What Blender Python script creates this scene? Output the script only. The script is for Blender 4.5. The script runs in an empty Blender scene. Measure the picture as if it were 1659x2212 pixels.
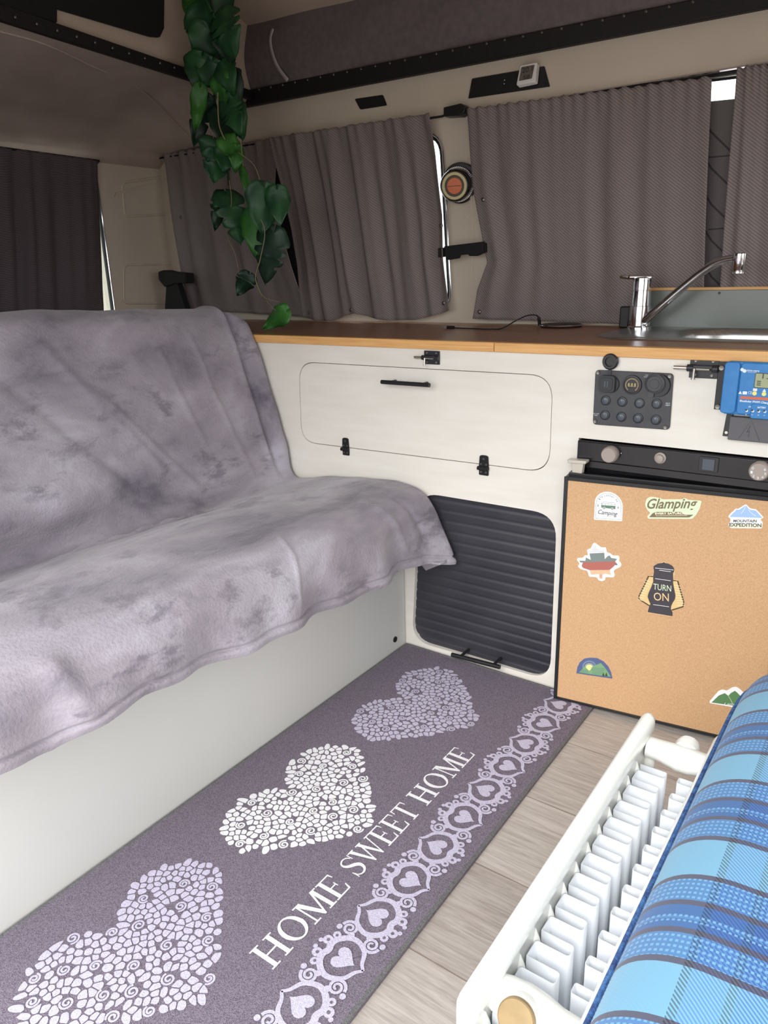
import bpy, bmesh, math, random
from mathutils import Vector, Matrix, Euler
random.seed(7)
PI = math.pi
sc = bpy.context.scene
COL = sc.collection

# ------------------------------------------------------------------ camera
FPX = 1603.17
CAM = Vector((0.95655, -1.39957, 0.90))
ROT = Euler((1.25914577, 0.02685144, 0.61899883), 'XYZ')
cd = bpy.data.cameras.new('camera'); cam = bpy.data.objects.new('camera', cd); COL.objects.link(cam)
cam.location = CAM; cam.rotation_euler = ROT
cd.sensor_fit = 'HORIZONTAL'; cd.sensor_width = 36; cd.lens = FPX / 1659 * 36
cd.clip_start = 0.02; cd.clip_end = 200
sc.camera = cam
RM = ROT.to_matrix()

# ------------------------------------------------------------------ world, light, exposure
sc.view_settings.view_transform = 'Standard'
sc.view_settings.look = 'None'
sc.view_settings.gamma = 1
sc.view_settings.use_curve_mapping = False
sc.view_settings.exposure = 0.2
SKY_STRENGTH = 3.6
GROUND_LEVEL = 0.34
w = bpy.data.worlds.new('world'); sc.world = w; w.use_nodes = True
nt = w.node_tree; nt.nodes.clear()
out = nt.nodes.new('ShaderNodeOutputWorld'); bg = nt.nodes.new('ShaderNodeBackground')
tc = nt.nodes.new('ShaderNodeTexCoord'); sx = nt.nodes.new('ShaderNodeSeparateXYZ')
rp = nt.nodes.new('ShaderNodeValToRGB'); rp.color_ramp.interpolation = 'EASE'
mp = nt.nodes.new('ShaderNodeMapRange'); mp.inputs[1].default_value = -1; mp.inputs[2].default_value = 1
nt.links.new(tc.outputs['Generated'], sx.inputs[0]); nt.links.new(sx.outputs[2], mp.inputs[0]); nt.links.new(mp.outputs[0], rp.inputs[0])
e = rp.color_ramp.elements
e[0].position = 0.44; e[0].color = (GROUND_LEVEL, GROUND_LEVEL*0.95, GROUND_LEVEL*0.88, 1)
e[1].position = 0.56; e[1].color = (0.95, 0.98, 1.0, 1)
nt.links.new(rp.outputs[0], bg.inputs[0]); bg.inputs[1].default_value = SKY_STRENGTH
nt.links.new(bg.outputs[0], out.inputs[0])

# soft overcast sun falling in through the open sliding door
sd = bpy.data.lights.new('sun', 'SUN'); sd.energy = 1.5; sd.angle = math.radians(30); sd.color = (1.0, 0.98, 0.95)
so = bpy.data.objects.new('sun', sd); COL.objects.link(so); so.rotation_euler = Euler((math.radians(52), 0, math.radians(12)))

def portal(name, loc, rot, sx_, sy_):
    l = bpy.data.lights.new(name, 'AREA'); l.shape = 'RECTANGLE'; l.size = sx_; l.size_y = sy_
    l.cycles.is_portal = True
    o = bpy.data.objects.new(name, l); COL.objects.link(o); o.location = loc; o.rotation_euler = rot
portal('door_daylight', (0.60, -1.23, 0.65), (PI/2, 0, 0), 1.7, 1.32)
portal('cab_daylight', (1.78, -0.35, 0.98), (0, PI/2, 0), 0.62, 1.2)

# ------------------------------------------------------------------ helpers
def lin(c):
    return tuple((v/255/12.92 if v/255 <= 0.04045 else ((v/255+0.055)/1.055)**2.4) for v in c[:3])

def ray(px):
    return RM @ Vector(((px[0]-829.5)/FPX, -(px[1]-1106)/FPX, -1))

class Plane:
    """a real plane of the van; px() finds where a measured sight line meets it"""
    def __init__(s, o, u, v):
        s.o = Vector(o); s.u = Vector(u).normalized(); s.v = Vector(v).normalized(); s.n = s.u.cross(s.v)
    def px(s, p, n=0.0):
        d = ray(p); t = ((s.o + s.n*n) - CAM).dot(s.n) / d.dot(s.n); q = CAM + d*t - s.o
        return (q.dot(s.u), q.dot(s.v))
    def at(s, uv, n=0.0):
        return s.o + s.u*uv[0] + s.v*uv[1] + s.n*n

class MB:
    def __init__(s, *mats):
        s.v = []; s.f = []; s.m = []; s.mats = list(mats)
    def mi(s, m):
        if m is None: return 0
        if m not in s.mats: s.mats.append(m)
        return s.mats.index(m)
    def add(s, vs, fs, m=None):
        b = len(s.v); s.v += [Vector(q) for q in vs]; k = s.mi(m)
        for f in fs: s.f.append([i+b for i in f]); s.m.append(k)
    def box(s, a, b, m=None):
        x0, y0, z0 = a; x1, y1, z1 = b
        vs = [(x0,y0,z0),(x1,y0,z0),(x1,y1,z0),(x0,y1,z0),(x0,y0,z1),(x1,y0,z1),(x1,y1,z1),(x0,y1,z1)]
        s.add(vs, [(0,3,2,1),(4,5,6,7),(0,1,5,4),(1,2,6,5),(2,3,7,6),(3,0,4,7)], m)
    def ext(s, pl, pts, n0, n1, m=None, cap0=True):
        a = sum(pts[i][0]*pts[(i+1)%len(pts)][1]-pts[(i+1)%len(pts)][0]*pts[i][1] for i in range(len(pts)))
        if a < 0: pts = pts[::-1]
        n = len(pts)
        vs = [pl.at(p, n0) for p in pts] + [pl.at(p, n1) for p in pts]
        fs = [list(range(n, 2*n))]
        if cap0: fs.append(list(range(n))[::-1])
        fs += [(i, (i+1)%n, (i+1)%n+n, i+n) for i in range(n)]
        s.add(vs, fs, m)
    def flat(s, pl, pts, n, m=None):
        a = sum(pts[i][0]*pts[(i+1)%len(pts)][1]-pts[(i+1)%len(pts)][0]*pts[i][1] for i in range(len(pts)))
        if a < 0: pts = pts[::-1]
        s.add([pl.at(p, n) for p in pts], [list(range(len(pts)))], m)
    def ribbon(s, pl, pts, wd, n, m=None):
        vs = []; k = len(pts)
        for i in range(k):
            a = Vector(pts[max(i-1, 0)]); b = Vector(pts[min(i+1, k-1)]); t = (b-a)
            if t.length < 1e-9: t = Vector((1, 0))
            t.normalize(); nn = Vector((-t.y, t.x)); ww = wd[i] if isinstance(wd, (list, tuple)) else wd
            p = Vector(pts[i]); vs += [pl.at(p+nn*ww/2, n), pl.at(p-nn*ww/2, n)]
        s.add(vs, [(2*i, 2*i+1, 2*i+3, 2*i+2) for i in range(k-1)], m)
    def tube(s, pts, r, m=None, seg=12, caps=True, closed=False):
        pts = [Vector(p) for p in pts]; k = len(pts); rs = r if isinstance(r, (list, tuple)) else [r]*k
        up = None; vs = []
        for i in range(k):
            if closed: t = pts[(i+1)%k]-pts[i-1]
            else: t = pts[min(i+1, k-1)]-pts[max(i-1, 0)]
            t.normalize()
            if up is None:
                up = Vector((0,0,1)) if abs(t.z) < 0.9 else Vector((1,0,0))
            a = t.cross(up)
            if a.length < 1e-6: a = t.cross(Vector((0.3,0.9,0.1)))
            a.normalize(); b = a.cross(t).normalized(); up = b
            for j in range(seg):
                th = 2*PI*j/seg; vs.append(pts[i]+a*math.cos(th)*rs[i]+b*math.sin(th)*rs[i])
        fs = []
        rng = range(k if closed else k-1)
        for i in rng:
            i2 = (i+1) % k
            for j in range(seg):
                j2 = (j+1) % seg; fs.append((i*seg+j, i*seg+j2, i2*seg+j2, i2*seg+j))
        if caps and not closed:
            fs.append(list(range(seg))[::-1]); fs.append([(k-1)*seg+j for j in range(seg)])
        s.add(vs, fs, m)
    def lathe(s, c, axis, prof, m=None, seg=32, ribs=0, rib_d=0):
        """prof: (radius, height along axis) list; an optional list of materials per band"""
        c = Vector(c); ax = Vector(axis).normalized()
        a = ax.cross(Vector((0,0,1)));
        if a.length < 1e-4: a = Vector((1,0,0))
        a.normalize(); b = ax.cross(a)
        vs = []
        for (r, h) in prof:
            for j in range(seg):
                th = 2*PI*j/seg; vs.append(c+ax*h+(a*math.cos(th)+b*math.sin(th))*max(r, 1e-5))
        base = len(s.v); s.v += vs
        for i in range(len(prof)-1):
            mm = m[i] if isinstance(m, list) else m
            for j in range(seg):
                j2 = (j+1) % seg
                s.f.append([base+i*seg+j, base+i*seg+j2, base+(i+1)*seg+j2, base+(i+1)*seg+j]); s.m.append(s.mi(mm))
        m0 = m[0] if isinstance(m, list) else m; m1 = m[-1] if isinstance(m, list) else m
        s.f.append([base+j for j in range(seg)][::-1]); s.m.append(s.mi(m0))
        s.f.append([base+(len(prof)-1)*seg+j for j in range(seg)]); s.m.append(s.mi(m1))
    def grid(s, fn, nu, nv, m=None, flip=False):
        vs = [fn(i/(nu-1), j/(nv-1)) for i in range(nu) for j in range(nv)]
        fs = []
        for i in range(nu-1):
            for j in range(nv-1):
                q = (i*nv+j, (i+1)*nv+j, (i+1)*nv+j+1, i*nv+j+1)
                fs.append(q[::-1] if flip else q)
        s.add(vs, fs, m)
    def build(s, name, parent=None, bevel=0, smooth=35, solid=0, seg=2):
        me = bpy.data.meshes.new(name); o = bpy.data.objects.new(name, me); COL.objects.link(o)
        org = Vector((0,0,0))
        if parent is not None:
            p = parent
            while p is not None: org += p.location; p = p.parent
        elif s.v:
            lo = Vector([min(q[i] for q in s.v) for i in range(3)]); hi = Vector([max(q[i] for q in s.v) for i in range(3)])
            org = Vector(((lo.x+hi.x)/2, (lo.y+hi.y)/2, lo.z)); o.location = org
        me.from_pydata([q-org for q in s.v], [], s.f)
        for mt in s.mats: me.materials.append(mt)
        for i, p in enumerate(me.polygons): p.material_index = s.m[i]
        me.validate(); me.update()
        if smooth:
            me.polygons.foreach_set('use_smooth', [True]*len(me.polygons)); me.set_sharp_from_angle(angle=math.radians(smooth))
        if parent is not None: o.parent = parent
        if solid:
            md = o.modifiers.new('thickness', 'SOLIDIFY'); md.thickness = solid; md.offset = -1
        if bevel:
            md = o.modifiers.new('edge', 'BEVEL'); md.width = bevel; md.segments = seg; md.limit_method = 'ANGLE'; md.angle_limit = math.radians(40)
            md.harden_normals = False
        return o

def tag(o, label=None, cat=None, group=None, kind=None):
    if label: o['label'] = label
    if cat: o['category'] = cat
    if group: o['group'] = group
    if kind: o['kind'] = kind
    return o
def empty(name, loc, label, cat, group=None):
    o = bpy.data.objects.new(name, None); COL.objects.link(o); o.location = loc; o.empty_display_size = 0.05
    return tag(o, label, cat, group)
def copy_tree(o, parent=None):
    c = o.copy(); COL.objects.link(c); c.parent = parent
    for ch in [x for x in list(COL.objects) if x.parent == o]: copy_tree(ch, c)
    return c
def cut(o, cutters):
    for c in cutters:
        md = o.modifiers.new('cut', 'BOOLEAN'); md.object = c; md.operation = 'DIFFERENCE'; md.solver = 'EXACT'
    dg = bpy.context.evaluated_depsgraph_get(); dg.update()
    me = bpy.data.meshes.new_from_object(o.evaluated_get(dg)); o.modifiers.clear(); o.data = me
    me.polygons.foreach_set('use_smooth', [True]*len(me.polygons)); me.set_sharp_from_angle(angle=math.radians(35))
    for c in cutters: bpy.data.objects.remove(c)

def rrect(x0, y0, x1, y1, r, n=6):
    r = min(r, abs(x1-x0)/2-1e-5, abs(y1-y0)/2-1e-5); P = []
    for (cx, cy, a0) in ((x1-r, y1-r, 0), (x0+r, y1-r, PI/2), (x0+r, y0+r, PI), (x1-r, y0+r, 3*PI/2)):
        for i in range(n+1):
            a = a0+PI/2*i/n; P.append((cx+r*math.cos(a), cy+r*math.sin(a)))
    return P
def rpoly(pts, r, n=5):
    P = []; k = len(pts)
    for i in range(k):
        a = Vector(pts[i-1]); b = Vector(pts[i]); c = Vector(pts[(i+1) % k])
        d1 = (a-b); d2 = (c-b); rr = min(r, d1.length*0.45, d2.length*0.45); p1 = b+d1.normalized()*rr; p2 = b+d2.normalized()*rr
        for j in range(n+1):
            t = j/n; q = p1*(1-t)**2+b*2*t*(1-t)+p2*t*t; P.append((q.x, q.y))
    return P
def circ(cx, cy, r, n=24, ry=None):
    ry = ry or r
    return [(cx+r*math.cos(2*PI*i/n), cy+ry*math.sin(2*PI*i/n)) for i in range(n)]
def smoothline(pts, sub=6):
    P = []; k = len(pts); V = [Vector(p) for p in pts]
    for i in range(k-1):
        p0 = V[max(i-1, 0)]; p1 = V[i]; p2 = V[i+1]; p3 = V[min(i+2, k-1)]
        for j in range(sub):
            t = j/sub
            P.append(0.5*((2*p1)+(p2-p0)*t+(2*p0-5*p1+4*p2-p3)*t*t+(3*p1-p0-3*p2+p3)*t**3))
    P.append(V[-1]); return P
def interp(tab, t):
    if t <= tab[0][0]: return tab[0][1]
    for (a, b), (c, d) in zip(tab, tab[1:]):
        if t <= c:
            k = (t-a)/(c-a); return b+(d-b)*k
    return tab[-1][1]
def smooth01(t):
    t = max(0, min(1, t)); return t*t*(3-2*t)

_fcache = {}
def font_mesh(txt, bold=0.0, shear=0.0, space=1.0):
    key = (txt, bold, shear, space)
    if key in _fcache: return _fcache[key]
    cu = bpy.data.curves.new('t', 'FONT'); cu.body = txt; cu.size = 1; cu.offset = bold; cu.shear = shear; cu.space_character = space; cu.resolution_u = 3
    ob = bpy.data.objects.new('t', cu); COL.objects.link(ob)
    dg = bpy.context.evaluated_depsgraph_get(); dg.update()
    me = bpy.data.meshes.new_from_object(ob.evaluated_get(dg))
    vs = [(v.co.x, v.co.y) for v in me.vertices]; fs = [list(p.vertices) for p in me.polygons]
    bpy.data.objects.remove(ob); bpy.data.curves.remove(cu); bpy.data.meshes.remove(me)
    _fcache[key] = (vs, fs); return vs, fs
def text(mb, pl, txt, a, b, h, n, m, bold=0.0, shear=0.0, space=1.0):
    """lettering from plane point a to b, cap height h"""
    vs, fs = font_mesh(txt, bold, shear, space)
    if not vs: return
    x0 = min(v[0] for v in vs); x1 = max(v[0] for v in vs)
    a = Vector(a); b = Vector(b); d = (b-a); L = d.length; d.normalize(); e_ = Vector((-d.y, d.x))
    P = [a+d*((v[0]-x0)/(x1-x0)*L)+e_*(v[1]/0.72*h) for v in vs]
    mb.add([pl.at(p, n) for p in P], fs, m)

# ------------------------------------------------------------------ materials
def mat(name, rgb, rough=0.5, metal=0.0, rgb2=None, scale=20, detail=3, bump=0.0, bscale=200, stretch=None, spec=None, fac=(0.35, 0.65), sheen=0, trans=0, coat=0):
    m = bpy.data.materials.new(name); m.use_nodes = True; nt = m.node_tree; b = nt.nodes['Principled BSDF']
    c = lin(rgb)
    b.inputs['Base Color'].default_value = (*c, 1); b.inputs['Roughness'].default_value = rough; b.inputs['Metallic'].default_value = metal
    if spec is not None: b.inputs['Specular IOR Level'].default_value = spec
    if sheen: b.inputs['Sheen Weight'].default_value = sheen
    if coat: b.inputs['Coat Weight'].default_value = coat
    t = nt.nodes.new('ShaderNodeTexCoord'); mpn = nt.nodes.new('ShaderNodeMapping'); nt.links.new(t.outputs['Object'], mpn.inputs[0])
    if stretch: mpn.inputs['Scale'].default_value = stretch
    if rgb2 is not None:
        nz = nt.nodes.new('ShaderNodeTexNoise'); nz.inputs['Scale'].default_value = scale; nz.inputs['Detail'].default_value = detail
        r = nt.nodes.new('ShaderNodeValToRGB'); r.color_ramp.elements[0].position = fac[0]; r.color_ramp.elements[1].position = fac[1]
        r.color_ramp.elements[0].color = (*c, 1); r.color_ramp.elements[1].color = (*lin(rgb2), 1)
        nt.links.new(mpn.outputs[0], nz.inputs['Vector']); nt.links.new(nz.outputs[0], r.inputs[0]); nt.links.new(r.outputs[0], b.inputs['Base Color'])
    if bump:
        nb = nt.nodes.new('ShaderNodeTexNoise'); nb.inputs['Scale'].default_value = bscale; nb.inputs['Detail'].default_value = 2
        bp = nt.nodes.new('ShaderNodeBump'); bp.inputs['Strength'].default_value = bump; bp.inputs['Distance'].default_value = 0.002
        nt.links.new(mpn.outputs[0], nb.inputs['Vector']); nt.links.new(nb.outputs[0], bp.inputs['Height']); nt.links.new(bp.outputs[0], b.inputs['Normal'])
    if trans:
        tl = nt.nodes.new('ShaderNodeBsdfTranslucent'); mx = nt.nodes.new('ShaderNodeMixShader'); mx.inputs[0].default_value = trans
        tl.inputs[0].default_value = (*lin(tuple(min(255, x+20) for x in rgb)), 1)
        nt.links.new(b.outputs[0], mx.inputs[1]); nt.links.new(tl.outputs[0], mx.inputs[2]); nt.links.new(mx.outputs[0], nt.nodes['Material Output'].inputs[0])
    return m
def nodes(m): return m.node_tree, m.node_tree.nodes['Principled BSDF']

M = {}
M['white'] = mat('cabinet_white', (232, 227, 218), 0.42, rgb2=(226, 220, 210), scale=6, bump=0.08, bscale=60, stretch=(1, 1, 6))
M['base'] = mat('bed_panel_white', (206, 205, 201), 0.6, rgb2=(199, 198, 194), scale=2)
M['cream'] = mat('body_cream_paint', (212, 200, 184), 0.38, rgb2=(204, 192, 176), scale=4)
M['headliner'] = mat('headliner_fabric', (190, 174, 166), 0.95, rgb2=(178, 162, 155), scale=7, bump=0.5, bscale=700)
M['roof'] = mat('roof_shell', (200, 182, 166), 0.8, rgb2=(190, 172, 158), scale=3, bump=0.3, bscale=300)
M['canvas'] = mat('roof_canvas', (118, 108, 110), 0.95, rgb2=(108, 99, 102), scale=60, bump=0.5, bscale=900)
M['black'] = mat('black_plastic', (22, 22, 25), 0.45, rgb2=(28, 28, 31), scale=50)
M['matt'] = mat('matt_black', (16, 15, 18), 0.8)
M['rail'] = mat('rail_vinyl', (20, 18, 22), 0.6, bump=0.4, bscale=400)
M['gblack'] = mat('gloss_black', (18, 17, 22), 0.22, rgb2=(30, 28, 32), scale=14)
M['panel'] = mat('panel_charcoal', (62, 61, 65), 0.5, rgb2=(68, 67, 71), scale=40, bump=0.1, bscale=600)
M['panel_d'] = mat('charcoal_dark', (36, 36, 40), 0.4)
M['switch'] = mat('switch_grey', (70, 76, 86), 0.35)
M['screw'] = mat('screw_metal', (120, 116, 112), 0.35, metal=0.9)
M['steel'] = mat('brushed_steel', (190, 188, 186), 0.28, metal=1.0, rgb2=(170, 168, 166), scale=30, stretch=(1, 20, 1))
M['chrome'] = mat('chrome', (215, 215, 220), 0.08, metal=1.0)
M['dchrome'] = mat('smoked_chrome', (90, 90, 94), 0.15, metal=1.0)
M['zinc'] = mat('zinc_rod', (200, 195, 185), 0.3, metal=0.9)
M['lcd'] = mat('lcd_glass', (158, 165, 128), 0.3)
M['lcdd'] = mat('lcd_dark', (52, 58, 52), 0.4)
M['blue'] = mat('controller_blue', (42, 120, 186), 0.45, rgb2=(52, 128, 192), scale=50, bump=0.15, bscale=800)
M['print'] = mat('white_print', (226, 234, 240), 0.6)
M['orange'] = mat('orange_stripe', (206, 104, 70), 0.5)
M['yel'] = mat('yellow_button', (238, 226, 132), 0.5)
M['gold'] = mat('digit_gold', (214, 190, 130), 0.5)
M['fuse'] = mat('fuse_cover_grey', (92, 90, 94), 0.6, bump=0.15, bscale=700)
M['knob'] = mat('knob_taupe', (158, 146, 138), 0.5)
M['clear'] = mat('clip_clear', (196, 188, 176), 0.25)
M['rad'] = mat('radiator_enamel', (246, 246, 240), 0.25, coat=0.3)
M['fin'] = mat('fin_enamel', (226, 230, 236), 0.45)
M['brass'] = mat('brass_plug', (158, 134, 96), 0.5, metal=0.35, rgb2=(146, 124, 88), scale=60)
M['leaf'] = mat('leaf_green', (34, 84, 44), 0.5, rgb2=(22, 62, 40), scale=24)
M['leaf2'] = mat('leaf_bright', (54, 112, 40), 0.5, rgb2=(40, 94, 36), scale=24)
M['leaf3'] = mat('leaf_dark', (20, 54, 34), 0.5, rgb2=(14, 40, 30), scale=24)
M['vein'] = mat('leaf_vein', (96, 140, 92), 0.6)
M['stem'] = mat('stem_tan', (140, 124, 92), 0.7)
M['tape'] = mat('white_tape', (186, 180, 184), 0.7)
M['rubber'] = mat('window_rubber', (18, 18, 22), 0.35)
M['amber'] = mat('lamp_orange', (198, 92, 48), 0.35, rgb2=(206, 112, 62), scale=12)
M['ring'] = mat('lamp_cream_ring', (196, 186, 140), 0.5)
M['olive'] = mat('lamp_olive_ring', (58, 52, 36), 0.4)
M['whitep'] = mat('white_plastic', (226, 222, 222), 0.4)
M['dlcd'] = mat('clock_lcd', (104, 98, 92), 0.3)
M['splash'] = mat('splash_grey', (120, 126, 122), 0.22, rgb2=(112, 118, 114), scale=6)
M['lilac'] = mat('rug_lilac', (206, 200, 220), 0.95, rgb2=(180, 174, 196), scale=380, bump=0.6, bscale=900)
M['rwhite'] = mat('rug_white', (244, 244, 246), 0.95, rgb2=(224, 222, 226), scale=380, bump=0.6, bscale=900)
M['rug'] = mat('rug_purple', (134, 124, 138), 0.97, rgb2=(100, 90, 104), scale=620, bump=0.9, bscale=900, fac=(0.42, 0.6))
M['rugedge'] = mat('rug_overlock', (112, 112, 112), 0.95, rgb2=(92, 92, 92), scale=300, bump=0.8, bscale=500)
M['quilt'] = mat('quilted_panel', (104, 98, 98), 0.8)
M['stitch'] = mat('stitch_dark', (62, 56, 62), 0.8)
M['ducting'] = mat('slat_charcoal', (56, 56, 62), 0.38, rgb2=(44, 44, 52), scale=5, bump=0.1, bscale=120)

# glass
g = bpy.data.materials.new('window_glass'); g.use_nodes = True; nt = g.node_tree; nt.nodes.clear()
o_ = nt.nodes.new('ShaderNodeOutputMaterial'); tr = nt.nodes.new('ShaderNodeBsdfTransparent'); gl = nt.nodes.new('ShaderNodeBsdfGlossy'); mx = nt.nodes.new('ShaderNodeMixShader')
tr.inputs[0].default_value = (0.86, 0.9, 0.88, 1); gl.inputs['Roughness'].default_value = 0.02; mx.inputs[0].default_value = 0.08
nt.links.new(tr.outputs[0], mx.inputs[1]); nt.links.new(gl.outputs[0], mx.inputs[2]); nt.links.new(mx.outputs[0], o_.inputs[0])
M['glass'] = g

# woven curtain twill
def twill(name, c1, c2, trans, rot=0.9, scale=58.0):
    m = mat(name, c1, 0.95, trans=trans); nt, b = nodes(m)
    t = nt.nodes.new('ShaderNodeTexCoord'); mpn = nt.nodes.new('ShaderNodeMapping'); mpn.inputs['Rotation'].default_value = (0, rot, 0)
    wv = nt.nodes.new('ShaderNodeTexWave'); wv.bands_direction = 'X'; wv.inputs['Scale'].default_value = scale; wv.inputs['Distortion'].default_value = 0.8; wv.inputs['Detail'].default_value = 2; wv.inputs['Detail Scale'].default_value = 12
    r = nt.nodes.new('ShaderNodeValToRGB'); r.color_ramp.elements[0].color = (*lin(c2), 1); r.color_ramp.elements[1].color = (*lin(c1), 1)
    r.color_ramp.elements[0].position = 0.25; r.color_ramp.elements[1].position = 0.75
    bp = nt.nodes.new('ShaderNodeBump'); bp.inputs['Strength'].default_value = 0.5; bp.inputs['Distance'].default_value = 0.001
    nt.links.new(t.outputs['Object'], mpn.inputs[0]); nt.links.new(mpn.outputs[0], wv.inputs[0]); nt.links.new(wv.outputs[1], r.inputs[0]); nt.links.new(r.outputs[0], b.inputs['Base Color'])
    nt.links.new(wv.outputs[1], bp.inputs['Height']); nt.links.new(bp.outputs[0], b.inputs['Normal'])
    return m
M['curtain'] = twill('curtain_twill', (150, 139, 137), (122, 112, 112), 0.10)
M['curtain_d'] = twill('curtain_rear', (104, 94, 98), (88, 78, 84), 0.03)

# wood worktop and planks
def wood(name, c1, c2, ax, scale=8, rough=0.45, st=14):
    m = mat(name, c1, rough); nt, b = nodes(m)
    t = nt.nodes.new('ShaderNodeTexCoord'); mpn = nt.nodes.new('ShaderNodeMapping'); s_ = [st, st, st]; s_[ax] = 1; mpn.inputs['Scale'].default_value = s_
    n1 = nt.nodes.new('ShaderNodeTexNoise'); n1.inputs['Scale'].default_value = scale; n1.inputs['Detail'].default_value = 6; n1.inputs['Distortion'].default_value = 0.6
    r = nt.nodes.new('ShaderNodeValToRGB'); r.color_ramp.elements[0].position = 0.3; r.color_ramp.elements[1].position = 0.7
    r.color_ramp.elements[0].color = (*lin(c1), 1); r.color_ramp.elements[1].color = (*lin(c2), 1)
    nt.links.new(t.outputs['Object'], mpn.inputs[0]); nt.links.new(mpn.outputs[0], n1.inputs['Vector']); nt.links.new(n1.outputs[0], r.inputs[0]); nt.links.new(r.outputs[0], b.inputs['Base Color'])
    return m
M['wtop'] = wood('worktop_brown', (158, 108, 66), (128, 86, 54), 0, 5, 0.3)
M['pine'] = wood('pine_edge', (232, 182, 118), (212, 156, 94), 0, 10, 0.5, 22)
M['hard'] = mat('hardboard_tan', (206, 166, 124), 0.7, rgb2=(190, 148, 108), scale=420, detail=6, fac=(0.35, 0.7))

# floor planks along X
m = mat('floor_planks', (180, 168, 160), 0.5); nt, b = nodes(m)
t = nt.nodes.new('ShaderNodeTexCoord'); mpn = nt.nodes.new('ShaderNodeMapping'); mpn.inputs['Scale'].default_value = (1, 1, 1)
br = nt.nodes.new('ShaderNodeTexBrick'); br.inputs['Scale'].default_value = 1; br.inputs['Brick Width'].default_value = 0.9; br.inputs['Row Height'].default_value = 0.19
br.inputs['Mortar Size'].default_value = 0.0012; br.inputs['Color1'].default_value = (*lin((190, 183, 177)), 1); br.inputs['Color2'].default_value = (*lin((172, 164, 158)), 1); br.inputs['Mortar'].default_value = (*lin((140, 128, 120)), 1)
mp2 = nt.nodes.new('ShaderNodeMapping'); mp2.inputs['Scale'].default_value = (3, 46, 1)
n1 = nt.nodes.new('ShaderNodeTexNoise'); n1.inputs['Scale'].default_value = 3; n1.inputs['Detail'].default_value = 8; n1.inputs['Distortion'].default_value = 1.2; n1.inputs['Roughness'].default_value = 0.65
r = nt.nodes.new('ShaderNodeValToRGB'); r.color_ramp.elements[0].position = 0.34; r.color_ramp.elements[1].position = 0.62; r.color_ramp.elements[0].color = (0.70, 0.67, 0.65, 1); r.color_ramp.elements[1].color = (1.05, 1.04, 1.03, 1)
mu = nt.nodes.new('ShaderNodeMix'); mu.data_type = 'RGBA'; mu.blend_type = 'MULTIPLY'; mu.inputs[0].default_value = 1
nt.links.new(t.outputs['Object'], mpn.inputs[0]); nt.links.new(mpn.outputs[0], br.inputs[0]); nt.links.new(t.outputs['Object'], mp2.inputs[0]); nt.links.new(mp2.outputs[0], n1.inputs['Vector']); nt.links.new(n1.outputs[0], r.inputs[0])
nt.links.new(br.outputs[0], mu.inputs[6]); nt.links.new(r.outputs[0], mu.inputs[7]); nt.links.new(mu.outputs[2], b.inputs['Base Color'])
M['floor'] = m

# brushed velour: patches of nap lying different ways
m = mat('throw_velour', (150, 142, 152), 0.85, sheen=0.25); nt, b = nodes(m)
t = nt.nodes.new('ShaderNodeTexCoord'); 
mp1 = nt.nodes.new('ShaderNodeMapping'); mp1.inputs['Scale'].default_value = (1.0, 0.55, 1.0)
n1 = nt.nodes.new('ShaderNodeTexNoise'); n1.inputs['Scale'].default_value = 5.5; n1.inputs['Detail'].default_value = 9; n1.inputs['Distortion'].default_value = 0.35; n1.inputs['Roughness'].default_value = 0.6
r = nt.nodes.new('ShaderNodeValToRGB'); cr = r.color_ramp
cr.elements[0].position = 0.33; cr.elements[0].color = (*lin((92, 86, 98)), 1); cr.elements[1].position = 0.66; cr.elements[1].color = (*lin((166, 161, 171)), 1)
x = cr.elements.new(0.43); x.color = (*lin((126, 119, 129)), 1)
x = cr.elements.new(0.52); x.color = (*lin((143, 135, 144)), 1)
nt.links.new(t.outputs['Object'], mp1.inputs[0]); nt.links.new(mp1.outputs[0], n1.inputs['Vector']); nt.links.new(n1.outputs[0], r.inputs[0]); nt.links.new(r.outputs[0], b.inputs['Base Color'])
n2 = nt.nodes.new('ShaderNodeTexNoise'); n2.inputs['Scale'].default_value = 190; n2.inputs['Detail'].default_value = 3
n3 = nt.nodes.new('ShaderNodeTexNoise'); n3.inputs['Scale'].default_value = 14; n3.inputs['Detail'].default_value = 5; n3.inputs['Distortion'].default_value = 0.3
# ragged darker patches where the pile was brushed the other way
mp3 = nt.nodes.new('ShaderNodeMapping'); mp3.inputs['Scale'].default_value = (1.0, 0.8, 1.7); mp3.inputs['Rotation'].default_value = (0.35, 0.1, 0.2)
n4 = nt.nodes.new('ShaderNodeTexNoise'); n4.inputs['Scale'].default_value = 11; n4.inputs['Detail'].default_value = 9; n4.inputs['Roughness'].default_value = 0.68; n4.inputs['Distortion'].default_value = 0.25
sb = nt.nodes.new('ShaderNodeMath'); sb.operation = 'SUBTRACT'; sb.inputs[1].default_value = 0.0
ab = nt.nodes.new('ShaderNodeMath'); ab.operation = 'ABSOLUTE'
r4 = nt.nodes.new('ShaderNodeMapRange'); r4.inputs[1].default_value = 0.52; r4.inputs[2].default_value = 0.62; r4.inputs[3].default_value = 0; r4.inputs[4].default_value = 1
n5 = nt.nodes.new('ShaderNodeTexNoise'); n5.inputs['Scale'].default_value = 5; n5.inputs['Detail'].default_value = 3
r5 = nt.nodes.new('ShaderNodeMapRange'); r5.inputs[1].default_value = 0.45; r5.inputs[2].default_value = 0.55
ml = nt.nodes.new('ShaderNodeMath'); ml.operation = 'MULTIPLY'; ml2 = nt.nodes.new('ShaderNodeMath'); ml2.operation = 'MULTIPLY'; ml2.inputs[1].default_value = 0.6
mc = nt.nodes.new('ShaderNodeMix'); mc.data_type = 'RGBA'; mc.inputs[7].default_value = (*lin((84, 78, 90)), 1)
L_ = nt.links.new
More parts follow.
